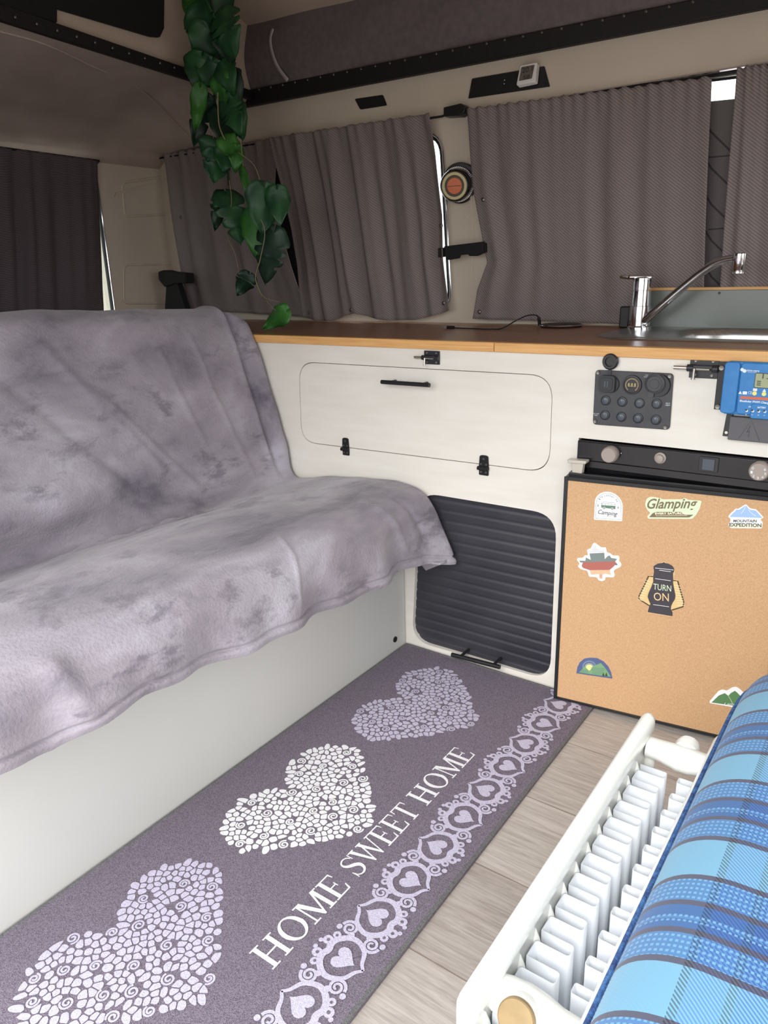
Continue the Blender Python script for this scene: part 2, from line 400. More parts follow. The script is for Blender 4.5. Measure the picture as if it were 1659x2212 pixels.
L_(t.outputs['Object'], mp3.inputs[0]); L_(mp3.outputs[0], n4.inputs['Vector']); L_(n4.outputs[0], sb.inputs[0]); L_(sb.outputs[0], ab.inputs[0]); L_(ab.outputs[0], r4.inputs[0])
L_(t.outputs['Object'], n5.inputs['Vector']); L_(n5.outputs[0], r5.inputs[0]); L_(r4.outputs[0], ml.inputs[0]); L_(r5.outputs[0], ml.inputs[1]); L_(ml.outputs[0], ml2.inputs[0])
L_(ml2.outputs[0], mc.inputs[0]); L_(r.outputs[0], mc.inputs[6]); L_(mc.outputs[2], b.inputs['Base Color'])
ad = nt.nodes.new('ShaderNodeMath'); ad.operation = 'MULTIPLY_ADD'; ad.inputs[1].default_value = 0.22
bp = nt.nodes.new('ShaderNodeBump'); bp.inputs['Strength'].default_value = 0.55; bp.inputs['Distance'].default_value = 0.012
nt.links.new(t.outputs['Object'], n2.inputs['Vector']); nt.links.new(mp1.outputs[0], n3.inputs['Vector']); nt.links.new(n2.outputs[0], ad.inputs[0]); nt.links.new(n3.outputs[0], ad.inputs[2])
nt.links.new(ad.outputs[0], bp.inputs['Height']); nt.links.new(bp.outputs[0], b.inputs['Normal'])
M['throw'] = m

# blue plaid weave, lengthwise bands across Y, cross bands along X
def plaid():
    m = mat('plaid_weave', (90, 150, 200), 0.9, sheen=0.2); nt, b = nodes(m)
    L = nt.links; N = nt.nodes.new
    t = N('ShaderNodeTexCoord'); s_ = N('ShaderNodeSeparateXYZ'); L.new(t.outputs['Object'], s_.inputs[0])
    nz = N('ShaderNodeTexNoise'); nz.inputs['Scale'].default_value = 4
    def fr(sock, per, off):
        a = N('ShaderNodeMath'); a.operation = 'ADD'; a.inputs[1].default_value = off; L.new(sock, a.inputs[0])
        d = N('ShaderNodeMath'); d.operation = 'DIVIDE'; d.inputs[1].default_value = per; L.new(a.outputs[0], d.inputs[0])
        f = N('ShaderNodeMath'); f.operation = 'FRACT'; L.new(d.outputs[0], f.inputs[0]); return f.outputs[0]
    def ramp(stops):
        r = N('ShaderNodeValToRGB'); r.color_ramp.interpolation = 'CONSTANT'; el = r.color_ramp.elements
        el[0].position = stops[0][0]; el[0].color = (*lin(stops[0][1]), 1); el[1].position = stops[1][0]; el[1].color = (*lin(stops[1][1]), 1)
        for p, c in stops[2:]: q = el.new(p); q.color = (*lin(c), 1)
        return r
    LB = (112, 162, 190); MBL = (74, 120, 168); DB = (58, 98, 150); DK = (78, 80, 98)
    ry = ramp([(0, DK), (.041, MBL), (.209, DK), (.25, DB), (.31, MBL), (.335, DB), (.418, DK), (.459, MBL), (.634, DK), (.675, LB)])
    fy = fr(s_.outputs[1], 0.146, 0.756); L.new(fy, ry.inputs[0])
    BR = (84, 62, 72); NB = (96, 120, 206)
    rx = ramp([(0, BR), (.041, (150, 168, 226)), (.209, BR), (.25, NB), (.418, BR), (.459, (150, 168, 226)), (.634, BR), (.675, (255, 255, 255))])
    fx = fr(s_.outputs[0], 0.146, 0.925); L.new(fx, rx.inputs[0])
    # twill: fine diagonal decides which yarn shows
    a = N('ShaderNodeMath'); a.operation = 'ADD'; L.new(s_.outputs[0], a.inputs[0]); L.new(s_.outputs[1], a.inputs[1])
    f2 = fr(a.outputs[0], 0.0038, 9.0); gt = N('ShaderNodeMath'); gt.operation = 'GREATER_THAN'; gt.inputs[1].default_value = 0.5; L.new(f2, gt.inputs[0])
    mk = N('ShaderNodeMath'); mk.operation = 'MULTIPLY'; mk.inputs[1].default_value = 0.62; L.new(gt.outputs[0], mk.inputs[0])
    mu = N('ShaderNodeMix'); mu.data_type = 'RGBA'; mu.blend_type = 'MULTIPLY'; L.new(mk.outputs[0], mu.inputs[0]); L.new(ry.outputs[0], mu.inputs[6]); L.new(rx.outputs[0], mu.inputs[7])
    # light yarn flecks in the mid-blue bands
    f3 = fr(s_.outputs[1], 0.0054, 3.0); f4 = fr(s_.outputs[0], 0.0040, 3.0)
    g3 = N('ShaderNodeMath'); g3.operation = 'GREATER_THAN'; g3.inputs[1].default_value = 0.55; L.new(f3, g3.inputs[0])
    g4 = N('ShaderNodeMath'); g4.operation = 'GREATER_THAN'; g4.inputs[1].default_value = 0.45; L.new(f4, g4.inputs[0])
    mm = N('ShaderNodeMath'); mm.operation = 'MULTIPLY'; L.new(g3.outputs[0], mm.inputs[0]); L.new(g4.outputs[0], mm.inputs[1])
    inb = ramp([(0, (0, 0, 0)), (.041, (255, 255, 255)), (.209, (0, 0, 0)), (.29, (255, 255, 255)), (.35, (0, 0, 0)), (.459, (255, 255, 255)), (.634, (0, 0, 0))]); L.new(fy, inb.inputs[0])
    m2 = N('ShaderNodeMath'); m2.operation = 'MULTIPLY'; L.new(mm.outputs[0], m2.inputs[0]); L.new(inb.outputs[0], m2.inputs[1])
    m3 = N('ShaderNodeMath'); m3.operation = 'MULTIPLY'; m3.inputs[1].default_value = 0.45; L.new(m2.outputs[0], m3.inputs[0])
    mf = N('ShaderNodeMix'); mf.data_type = 'RGBA'; L.new(m3.outputs[0], mf.inputs[0]); L.new(mu.outputs[2], mf.inputs[6]); mf.inputs[7].default_value = (*lin((136, 192, 226)), 1)
    L.new(mf.outputs[2], b.inputs['Base Color'])
    bp = N('ShaderNodeBump'); bp.inputs['Strength'].default_value = 0.5; bp.inputs['Distance'].default_value = 0.001; L.new(f2, bp.inputs['Height']); L.new(bp.outputs[0], b.inputs['Normal'])
    return m
M['plaid'] = plaid()
M['piping'] = mat('cushion_piping', (74, 120, 176), 0.9, rgb2=(50, 70, 120), scale=160, bump=0.6, bscale=500)

# ================================================================== SETTING
def struct(o): return tag(o, kind='structure')
WS = Plane((0, 0.51, 0), (1, 0, 0), (0, 0, 1))          # driver-side wall, facing the camera
WT = Plane((-1.38, 0, 0), (0, 1, 0), (0, 0, 1))         # tail wall, facing +X
CF = Plane((0, 0, 0), (1, 0, 0), (0, 0, 1))             # cabinet front
FLR = Plane((0, 0, 0), (1, 0, 0), (0, 1, 0))

mb = MB(M['floor']); mb.box((-1.42, -1.26, -0.03), (1.82, 0.54, 0)); struct(mb.build('floor'))

def holed(name, mbwall, cutters, m):
    o = mbwall.build(name, smooth=0)
    cs = []
    for (pl, poly, n0, n1) in cutters:
        c = MB(m); c.ext(pl, poly, n0, n1); cs.append(c.build('cutter', smooth=0))
    cut(o, cs); return struct(o)
win_l = rpoly([(-0.70, 0.80), (-0.176, 0.80), (-0.206, 1.25), (-0.70, 1.25)], 0.05, 6); win_r = rrect(0.0, 0.82, 1.35, 1.285, 0.05)
mb = MB(M['cream']); mb.box((-1.42, 0.51, 0), (1.82, 0.545, 1.46))
holed('wall_side', mb, [(WS, win_l, -0.1, 0.1), (WS, win_r, -0.1, 0.1)], M['cream'])
win_t = rrect(-0.98, 0.72, 0.232, 1.265, 0.05)
mb = MB(M['cream']); mb.box((-1.42, -1.26, 0), (-1.38, 0.54, 1.46))
holed('wall_rear', mb, [(WT, win_t, -0.1, 0.1)], M['cream'])
mb = MB(M['cream']); mb.box((-1.42, -1.26, 0), (1.82, -1.22, 1.46))
DN = Plane((0, -1.22, 0), (1, 0, 0), (0, 0, 1))
holed('wall_near', mb, [(DN, rrect(-0.25, 0.0, 1.45, 1.31, 0.05), -0.1, 0.1), (DN, [(-0.25, -0.1), (1.45, -0.1), (1.45, 0.2), (-0.25, 0.2)], -0.1, 0.1)], M['cream'])
mb = MB(M['cream']); mb.box((1.78, -1.22, 0), (1.82, 0.51, 1.46))
holed('wall_front', mb, [(Plane((1.78, 0, 0), (0, 1, 0), (0, 0, 1)), rrect(-0.95, 0.67, 0.25, 1.29, 0.05), -0.1, 0.1)], M['cream'])

# windows: rubber, chrome insert, pane
def grow(poly, d):
    out_ = []; k = len(poly)
    for i in range(k):
        t = Vector(poly[(i+1) % k])-Vector(poly[i-1]); t.normalize(); out_.append((poly[i][0]+t.y*d, poly[i][1]-t.x*d))
    return out_
def window(name, pl, poly, cx, cz, hx, hz, r):
    mb = MB(M['glass']); mb.ext(pl, poly or rrect(cx-hx, cz-hz, cx+hx, cz+hz, r), -0.022, -0.018)
    o = mb.build(name, smooth=0); struct(o)
    for (off, rad, mt, nm, n) in ((0.004, 0.006, 'rubber', 'rubber_seal', 0.001), (0.010, 0.0035, 'chrome', 'chrome_trim', 0.004)):
        t = MB(M[mt]); t.tube([pl.at(p, n) for p in (grow(poly, off) if poly else rrect(cx-hx-off, cz-hz-off, cx+hx+off, cz+hz+off, r+off, 10))], rad, closed=True, seg=8); t.build(nm, o)
    return o
window('window_1', WS, win_l, (-0.70-0.178)/2, 1.025, 0.261, 0.225, 0.06)
window('window_2', WS, None, 0.675, 1.0525, 0.675, 0.2325, 0.05)
window('window_3', WT, None, (-0.98+0.232)/2, 0.9925, 0.606, 0.2725, 0.05)

# rear roof rail and rim line
RZ = 1.44
def onz(px, z):
    d = ray(px); return CAM + d*((z-CAM.z)/d.z)
A = onz((0, 36), RZ); B = onz((397, 160), RZ)
dr = (B-A).normalized()
RP = Plane(A, dr, (0, 0, 1))
def rline(y): return A + dr*((y-A.y)/dr.y)
# headliner between the roof opening and the tail window
def head(u, v):
    y = -1.22 + v*(0.51+1.22); x0 = rline(y).x+0.004; x = x0 + (-1.38-x0)*u
    z = interp([(0, RZ), (.25, 1.425), (.5, 1.40), (.75, 1.36), (.92, 1.305), (1, 1.275)], u)
    k = smooth01((y-0.22)/0.29)*smooth01(u*3.5); z -= k*(z-1.33+0.02*u)*0.98 if z > 1.33 else 0
    return (x, y, z)
mb = MB(M['headliner']); mb.grid(head, 26, 50); o = mb.build('ceiling', smooth=60); struct(o)
sm = [onz(p, 1.425) for p in [(-60, 62), (0, 76), (100, 104), (200, 146), (300, 187), (400, 232)]]
sm = [Vector((p.x, p.y, 1.421)) for p in sm]
# the seam where the two headliner cloths meet
def hz(x, y):
    x0 = rline(y).x+0.004; u = (x-x0)/(-1.38-x0); return Vector(head(u, (y+1.22)/1.73))
pts = []
for p in sm:
    q = hz(p.x, p.y); pts.append(q - Vector((0, 0, 0.001)))
mb = MB(M['headliner']); mb.tube(smoothline(pts, 5), 0.0022, seg=6); mb.build('headliner_seam', o)
# roof shell over the opening
def rz(x): return 1.622-0.0439*(x+0.905)
mb = MB(M['roof'])
def shell(u, v):
    x = -1.02+u*2.84; y = 0.51 - v*1.50
    return (x, y, rz(x) + 0.012 + 0.16*math.sin(v*PI*0.9) + 0.02*v)
mb.grid(shell, 20, 24, flip=True); struct(mb.build('ceiling_shell', smooth=60))
mb = MB(M['roof'])
c_ = rline(0.5); c0 = rline(-1.0)
mb.ext(RP, [((rline(-1.0)-A).dot(dr), 0.0), ((rline(0.52)-A).dot(dr), 0.0), ((rline(0.52)-A).dot(dr), 0.5), ((rline(-1.0)-A).dot(dr), 0.5)], -0.02, -0.008)
struct(mb.build('wall_roof_rear', smooth=0))
mb = MB(M['canvas']); mb.box((-0.85, -0.99, 1.42), (1.82, -0.96, 1.82)); struct(mb.build('wall_roof_near', smooth=0))
mb = MB(M['canvas']); mb.box((1.6, -0.99, 1.42), (1.63, 0.51, 1.9)); struct(mb.build('wall_roof_front', smooth=0))
mb = MB(M['headliner']); mb.box((-0.86, -1.24, 1.42), (1.82, -0.96, 1.44)); mb.box((1.6, -0.96, 1.42), (1.82, 0.51, 1.44)); struct(mb.build('ceiling_front', smooth=0))

# dark fabric panel set in the rear rim
mb = MB(M['matt']); P_ = [RP.px(p, 0.0) for p in [(-300, -140), (355, -120), (353, 62), (344, 81), (324, 79), (122, 19), (122, 50), (-60, -2), (-300, -70)]]
mb.ext(RP, P_, -0.008, 0.004)
tag(mb.build('roof_panel', bevel=0.003), 'black roof panel with a rounded corner above the rear rail, top left', 'panel')

# canvas of the lifting roof
CP = Plane((0, 0.50, 0), (1, 0, 0), (0, 0, 1))
def canv(u, v):
    x = -0.93+u*2.56; zb = interp([(-0.93, 1.41), (0.584, 1.394), (1.7, 1.385)], x)+0.04; zt = rz(x)+0.015
    z = zb+(zt-zb)*v
    y = 0.503 - 0.018*math.sin(v*PI) - 0.004*math.sin(x*7+v*4) - 0.0025*math.sin(x*17-v*6)
    return (x, y, z)
mb = MB(M['canvas']); mb.grid(canv, 90, 16); o = mb.build('roof_canvas', smooth=60)
tag(o, 'grey canvas side of the lifting roof above the black studded rail', 'roof canvas')
tp = smoothline([CP.px(p, 0.02) + (0,) for p in [(590, 62), (584, 84), (588, 112), (600, 144), (622, 174)]], 5)
mb = MB(M['tape']); mb.ribbon(CP, [(q[0], q[1]) for q in tp], 0.011, 0.0215)
mb.build('tape_strip', o, solid=0.0006)

# black rails with press studs
mb = MB(M['rail']); lo_ = [(-0.94, 1.411), (0.584, 1.394), (1.66, 1.382)]; hi_ = [(1.66, 1.426), (0.433, 1.438), (-0.892, 1.456), (-0.93, 1.475)]
mb.ext(WS, lo_+hi_, 0.0, 0.02)
o = mb.build('roof_rail', bevel=0.003); tag(o, 'black studded rail between grey roof canvas and cream side wall', 'rail')
mb = MB(M['screw']); mb.lathe(o.location, (0, -1, 0), [(0.0035, 0), (0.0035, 0.0015), (0.002, 0.003)], seg=10)
st0 = None
for i in range(34):
    x = -0.845+i*0.0493
    if x > 0.66: break
    z = interp([(-0.892, 1.456), (0.433, 1.438), (1.66, 1.426)], x)-0.006
    if st0 is None: st0 = mb.build('press_stud', o); s_ = st0
    else: s_ = st0.copy(); COL.objects.link(s_); s_.parent = o
    s_.location = Vector((x, 0.49, z)) - o.location
mb = MB(M['rail']); u0 = (rline(-1.0)-A).dot(dr); u1 = (rline(0.49)-A).dot(dr)
mb.ext(RP, [(u0, -0.004), (u1, -0.014), (u1, 0.012), (u0, 0.032)], -0.010, 0.006)
o = mb.build('roof_rail', bevel=0.002); tag(o, 'black studded rail along the rear headliner, top left', 'rail')
for i in range(16):
    u = u0 + 0.33 + i*0.055
    if u > u1-0.02: break
    s_ = st0.copy(); COL.objects.link(s_); s_.parent = o; s_.rotation_euler = (0, 0, PI/2); s_.location = RP.at((u, 0.006), 0.007)-o.location

# pillar pressings on the tail wall
PT = Plane((-1.38, 0, 0), (0, 1, 0), (0, 0, 1))
mb = MB(M['cream'])
for q in ([(262, 395), (268, 468), (362, 463), (366, 380)], [(266, 572), (266, 655), (380, 655), (380, 570)]):
    P_ = rpoly([PT.px(p) for p in q], 0.02); mb.tube([PT.at(p, 0.002) for p in P_], 0.004, closed=True, seg=8)
struct(mb.build('trim_1'))
mb = MB(M['cream']); q = [PT.px(p) for p in [(246, 425), (262, 418), (366, 392), (366, 386), (250, 415)]]
mb.ext(PT, q, 0, 0.006); struct(mb.build('trim_2'))

# ================================================================== FURNITURE: CABINET
cab = empty('kitchen_cabinet', (0.1, 0.0, 0), 'cream painted kitchen cabinet along the side wall under the wooden worktop', 'cabinet')
def cfx(p): return CF.px(p)
flap = rrect(-0.317, 0.496, 0.370, 0.703, 0.035, 8)
# flap is a slightly irregular rounded panel, corners measured
FC = [CF.px(p) for p in [(645, 781), (1195, 811), (1187, 1022), (651, 955)]]
print('flap', FC)
flap = rpoly(FC, 0.05, 8)
VC = [CF.px(p) for p in [(905, 1063), (1203, 1112), (1188, 1470), (890, 1383)]]
print('vent', VC)
vent = rpoly(VC, 0.055, 8)
fr_x0, fr_x1 = 0.424, 0.925
mb = MB(M['white']); mb.box((-1.34, 0.0, 0.0), (1.35, 0.016, 0.739))
fp = mb.build('front_panel', cab, smooth=0)
# cut the openings
cs = []
for poly in (flap, vent):
    c = MB(M['white']); c.ext(CF, poly, -0.05, 0.05); cs.append(c.build('cutter', smooth=0))
c = MB(M['white']); c.box((fr_x0, -0.05, -0.05), (fr_x1, 0.05, 0.578)); cs.append(c.build('cutter', smooth=0))
cut(fp, cs)
def inset(poly, d):
    cx = sum(p[0] for p in poly)/len(poly); cy = sum(p[1] for p in poly)/len(poly); hx = max(p[0] for p in poly)-cx; hy = max(p[1] for p in poly)-cy
    return [(cx+(p[0]-cx)*(1-d/hx), cy+(p[1]-cy)*(1-d/hy)) for p in poly]
mb = MB(M['white']); mb.ext(CF, inset(flap, 0.0014), -0.015, 0.0)
fd = mb.build('flap_door', cab, bevel=0.0008); fd['label'] = 'cream flap door with rounded corners'
# side and back boards
mb = MB(M['matt']); mb.box((-1.34, 0.45, 0), (1.35, 0.46, 0.62)); mb.box((-1.34, 0.02, 0.0), (1.35, 0.45, 0.01)); mb.box((0.414, 0.018, 0.01), (0.422, 0.45, 0.58)); mb.box((-1.345, 0.02, 0.01), (-1.335, 0.45, 0.735)); mb.box((-1.33, 0.03, 0.01), (0.41, 0.035, 0.735))
mb.build('carcass', cab, smooth=0)
# tambour (slatted) door
mb = MB(M['ducting'])
zs = sorted([min(p[1] for p in vent), max(p[1] for p in vent)])
ns = 17
def tamb(u, v):
    x = min(p[0] for p in vent)-0.01+u*(max(p[0] for p in vent)-min(p[0] for p in vent)+0.02)
    z = zs[0]-0.01+v*(zs[1]-zs[0]+0.02)
    ph = (v*ns) % 1.0
    return (x, 0.0125-0.0022*(1-abs(2*ph-1)**5) - 0.0010*ph + 0.0012*math.sin(x*11+v*5+math.sin(v*40)*.3), z)
mb.grid(tamb, 12, ns*8+1); o = mb.build('tambour_door', cab, smooth=80); o['label'] = 'charcoal slatted roller door'
# pull handle on it
def bar_handle(pa, pb, r, post, parent, n0, face):
    a = CF.px(pa, n0+post); b_ = CF.px(pb, n0+post)
    h = MB(M['black']); A_ = CF.at(a, post); B_ = CF.at(b_, post); h.tube([A_, B_], r, seg=16)
    d = (B_-A_)
    for k in (0.17, 0.83): h.tube([A_+d*k, A_+d*k-CF.n*(post-n0-face)], r*0.7, seg=10)
    ob = h.build('handle', parent, bevel=0.0005); return ob
bar_handle((824, 825), (928, 832), 0.0048, 0.026, fd, 0, 0.0)
h = MB(M['black']); A_ = CF.at(CF.px((976, 1414), 0.03), 0.03); B_ = CF.at(CF.px((1080, 1441), 0.03), 0.03)
h.tube([A_, B_], 0.0052, seg=16); d = B_-A_
for k in (0.18, 0.86): h.tube([A_+d*k, A_+d*k+Vector((0.0, 0.041, 0.0))], 0.0035, seg=10)
h.build('handle', o)
# hinges
def hinge(pc, w_, hgt):
    c = CF.px(pc)
    h = MB(M['matt'], M['screw']); W = w_
    h.ext(CF, rpoly([(c[0]-W*.5, c[1]-0.001), (c[0]+W*.5, c[1]-0.001), (c[0]+W*.42, c[1]+hgt*.58), (c[0]+W*.2, c[1]+hgt*.62), (c[0]-W*.2, c[1]+hgt*.62), (c[0]-W*.42, c[1]+hgt*.58)], 0.003), 0.0, 0.0035)
    h.ext(CF, rrect(c[0]-W*.48, c[1]-hgt*.42, c[0]+W*.48, c[1], 0.002), 0.0, 0.003)
    h.tube([CF.at((c[0]-W*.55, c[1]-0.002), 0.006), CF.at((c[0]+W*.55, c[1]-0.002), 0.006)], 0.0045, seg=12)
    for (dx, dz) in ((0, hgt*.44), (-W*.27, hgt*.16), (W*.27, hgt*.16), (-W*.25, -hgt*.25), (W*.25, -hgt*.25)):
        h.lathe(CF.at((c[0]+dx, c[1]+dz), 0.003), CF.n, [(0.0028, 0), (0.0024, 0.0014), (0.0012, 0.001)], M['panel'], seg=10)
    ob = h.build('hinge', cab, bevel=0.0006); return ob
hinge((748, 968), 0.021, 0.042); hinge((1046, 1009), 0.024, 0.043)
# slide bolts
def bolt(pc, sc_):
    c = CF.px(pc); s_ = sc_
    h = MB(M['panel_d'])
    h.ext(CF, [(c[0]-.030*s_, c[1]-.018*s_), (c[0]+.030*s_, c[1]-.018*s_), (c[0]+.030*s_, c[1]-.004*s_), (c[0]+.030*s_, c[1]+.026*s_), (c[0]-.030*s_, c[1]+.026*s_), (c[0]-.030*s_, c[1]-.004*s_)], 0, 0.003)
    h.tube([CF.at((c[0]-.034*s_, c[1]+.004*s_), 0.007), CF.at((c[0]-.018*s_, c[1]+.004*s_), 0.007)], 0.008*s_, seg=14)
    h.tube([CF.at((c[0]+.018*s_, c[1]+.004*s_), 0.007), CF.at((c[0]+.031*s_, c[1]+.004*s_), 0.007)], 0.008*s_, seg=14)
    h.box(CF.at((c[0]-.02*s_, c[1]+.004*s_), 0.004), CF.at((c[0]+.02*s_, c[1]+.011*s_), 0.014))
    for dx in (-.018, .018):
        for dz in (-.011, .019): h.lathe(CF.at((c[0]+dx*s_, c[1]+dz*s_), 0.003), CF.n, [(0.0042*s_, 0), (0.0036*s_, 0.0016), (0.0012, 0.001)], M['screw'], seg=12)
    ob = h.build('slide_bolt', cab, bevel=0.0008)
    r = MB(M['zinc']); r.tube([CF.at((c[0]-.062*s_, c[1]+.004*s_), 0.009), CF.at((c[0]+.014*s_, c[1]+.004*s_), 0.009)], 0.0045*s_, seg=14)
    r.tube([CF.at((c[0]-.017*s_, c[1]+.004*s_), 0.014), CF.at((c[0]-.017*s_, c[1]-.019*s_), 0.015)], 0.0026*s_, seg=10)
    r.lathe(CF.at((c[0]-.017*s_, c[1]-.017*s_), 0.015), (0, 0, -1), [(0.0048*s_, 0), (0.0048*s_, 0.002)], seg=12)
    r.build('bolt_rod', ob)
bolt((934, 775), 0.66); bolt((1521, 799), 0.80)

# worktop boards
def board(x0, x1, label, cutp=None):
    root = empty('worktop', ((x0+x1)/2, 0.25, 0.7392), label, 'worktop')
    mb = MB(M['wtop']); mb.box((x0, 0.016, 0.7392), (x1, 0.509, 0.758)); t = mb.build('board', root, smooth=0)
    if cutp:
        c = MB(M['wtop']); c.ext(Plane((0, 0, 0.75), (1, 0, 0), (0, 1, 0)), cutp, -0.1, 0.1); cut(t, [c.build('cutter', smooth=0)])
    mb = MB(M['pine']); mb.box((x0, -0.006, 0.7392), (x1, 0.0158, 0.7582)); e_ = mb.build('front_edge', root, bevel=0.0012); e_['label'] = 'pale pine front edge'
    return root
xs = 0.2355
bowl = rrect(0.50, 0.175, 0.965, 0.435, 0.10, 8)
board(-1.36, xs-0.0006, 'brown wooden worktop with pine edge, left length beside the sofa back')
board(xs+0.0006, 1.32, 'brown wooden worktop with pine edge, right length holding the sink', bowl)

# sink
sk = empty('sink', (0.7, 0.3, 0.758), 'stainless steel sink let into the worktop behind the chrome tap', 'sink')
HP = Plane((0, 0, 0.7582), (1, 0, 0), (0, 1, 0))
mb = MB(M['steel'])
outer = rpoly([(0.432, 0.137), (1.02, 0.137), (1.02, 0.446), (0.372, 0.446), (0.372, 0.20)], 0.02, 4)
# rim as ring between outline and bowl, then the bowl going down
N_ = 96
def resample(poly, n):
    P = [Vector(p) for p in poly]+[Vector(poly[0])]; L = [0]
    for i in range(len(P)-1): L.append(L[-1]+(P[i+1]-P[i]).length)
    cx, cy = 0.73, 0.305; out_ = []
    for k in range(n):
        a = 2*PI*k/n; dx, dy = math.cos(a), math.sin(a); best = None
        for i in range(len(P)-1):
            x1, y1 = P[i].x-cx, P[i].y-cy; x2, y2 = P[i+1].x-cx, P[i+1].y-cy
            den = dx*(y2-y1)-dy*(x2-x1)
            if abs(den) < 1e-12: continue
            t = (x1*(y2-y1)-y1*(x2-x1))/den; s2 = (x1*dy-y1*dx)/den
            if t > 0 and -1e-6 <= s2 <= 1+1e-6 and (best is None or t < best): best = t
        out_.append((cx+dx*best, cy+dy*best))
    return out_
ro = resample(outer, N_); rb = resample(bowl, N_)
rings = [[(p[0], p[1], 0.7583) for p in ro], [(p[0]*.99+.0073, p[1]*.99+.003, 0.7612) for p in ro]]
rings.append([(p[0]+(p[0]-.73)*0.02, p[1]+(p[1]-.305)*0.02, 0.7612) for p in rb])
for (sc_, z) in ((0.985, 0.7585), (0.96, 0.745), (0.94, 0.70), (0.90, 0.655), (0.80, 0.64), (0.1, 0.636)):
    rings.append([(0.73+(p[0]-.73)*sc_, 0.305+(p[1]-.305)*sc_, z) for p in rb])
vs = [v for r_ in rings for v in r_]; fs = []
for i in range(len(rings)-1):
    for j in range(N_): fs.append((i*N_+j, i*N_+(j+1) % N_, (i+1)*N_+(j+1) % N_, (i+1)*N_+j))
fs.append([(len(rings)-1)*N_+j for j in range(N_)])
mb.add(vs, fs); mb.build('basin', sk, smooth=50)
mb = MB(M['chrome']); mb.lathe((0.73, 0.305, 0.636), (0, 0, 1), [(0.03, 0), (0.03, 0.002), (0.022, 0.003), (0.02, 0.0005)]); mb.build('drain', sk)

# tap
FX, FY = 0.408, 0.385
tapr = empty('tap', (FX, FY, 0.7612), 'chrome mixer tap with a long rising spout at the sink corner', 'tap')
TP = Plane((0, FY, 0), (1, 0, 0), (0, 0, 1))
ztop = TP.px((1385, 605))[1]
mb = MB(M['chrome']); h_ = ztop-0.7612
mb.lathe((FX, FY, 0.7612), (0, 0, 1), [(0.027, 0), (0.027, 0.004), (0.0235, 0.007), (0.0235, h_*.46), (0.0225, h_*.465), (0.0225, h_*.475), (0.0215, h_*.48), (0.0205, h_*.78), (0.0200, h_*.785), (0.0200, h_*.80), (0.0212, h_*.805), (0.0212, h_*.985), (0.018, h_)], seg=40)
mb.build('body', tapr)
sp = smoothline([(*TP.px(p), 0) for p in [(1393, 694), (1420, 672), (1480, 622), (1530, 584), (1565, 565), (1600, 558), (1612, 557)]], 6)
n_ = len(sp); mb = MB(M['chrome'])
pts = [Vector((q[0], FY-0.01-0.05*(i/(n_-1)), q[1])) for i, q in enumerate(sp)]
mb.tube(pts, [0.0095-0.0015*(i/n_) for i in range(n_)], seg=18)
e_ = pts[-1]; mb.lathe(e_+Vector((-0.001, 0, 0.010)), (0, 0, -1), [(0.010, 0), (0.0125, 0.002), (0.0125, 0.030), (0.0118, 0.031), (0.0118, 0.040), (0.009, 0.041)], seg=24)
mb.build('spout', tapr)
mb = MB(M['chrome']); l0 = TP.px((1342, 604)); l1 = TP.px((1408, 604))
mb.tube([(l1[0], FY, ztop+0.006), (l0[0]+0.018, FY-0.004, ztop+0.007), (l0[0], FY-0.006, ztop+0.008)], [0.006, 0.005, 0.0045], seg=12)
mb.lathe((FX, FY, ztop-0.001), (0, 0, 1), [(0.021, 0), (0.0205, 0.005), (0.012, 0.008)], seg=32)
mb.tube([(l0[0]+0.010+0.010*math.cos(a*PI/8), FY-0.006+0.010*math.sin(a*PI/8), ztop+0.008) for a in range(16)], 0.0032, closed=True, seg=8)
mb.build('lever', tapr)
# black socket behind the tap
mb = MB(M['black']); q = TP.px((1350, 668)); mb.box((0.345, 0.43, 0.7585), (0.368, 0.455, q[1]+0.004)); tag(mb.build('socket_block', bevel=0.003), 'small black block standing behind the tap body', 'socket')

# splashback
SP = Plane((0, 0.450, 0), (1, 0, 0), (0, 0, 1))
a = SP.px((1403, 622)); 
spb = empty('splashback', (0.8, 0.454, 0.7585), 'grey panel with a pine top edge standing behind the sink', 'splashback')
mb = MB(M['splash']); mb.box((a[0], 0.450, 0.7585), (1.25, 0.458, a[1]-0.006)); mb.build('panel', spb, bevel=0.001)
mb = MB(M['pine']); mb.box((a[0], 0.4494, a[1]-0.0058), (1.25, 0.4586, a[1])); mb.build('top_edge', spb)
mb = MB(M['panel_d']); q = SP.px((1554, 633)); mb.lathe(SP.at(q, 0.0), SP.n, [(0.003, 0), (0.003, 0.001)], seg=12); mb.build('screw_cap', spb)

# wireless charging disc and cable
ch = empty('charging_pad', (0.20, 0.449, 0.758), 'thin round dark charging pad lying on the worktop', 'charging pad')
mb = MB(M['black']); mb.lathe((0.20, 0.425, 0.7584), (0, 0, 1), [(0.050, 0), (0.052, 0.003), (0.052, 0.006), (0.046, 0.008)], seg=48); mb.build('pad', ch)
mb = MB(M['chrome']); mb.tube([(0.20+0.052*math.cos(k*PI/24), 0.425+0.052*math.sin(k*PI/24), 0.7635) for k in range(48)], 0.0016, closed=True, seg=6); mb.build('metal_ring', ch)
mb = MB(M['black'])
QP = Plane((0, 0.40, 0), (1, 0, 0), (0, 0, 1))
lay = [onz(p, 0.7605) for p in [(975, 708), (1020, 710), (1060, 711), (1085, 709)]]
air = [QP.at(QP.px(p)) for p in [(1112, 694), (1138, 682), (1158, 681), (1166, 690)]]
mb.tube(smoothline(lay+air+[Vector((0.148, 0.415, 0.764))], 6), 0.0016, seg=8)
mb.build('cable', ch)
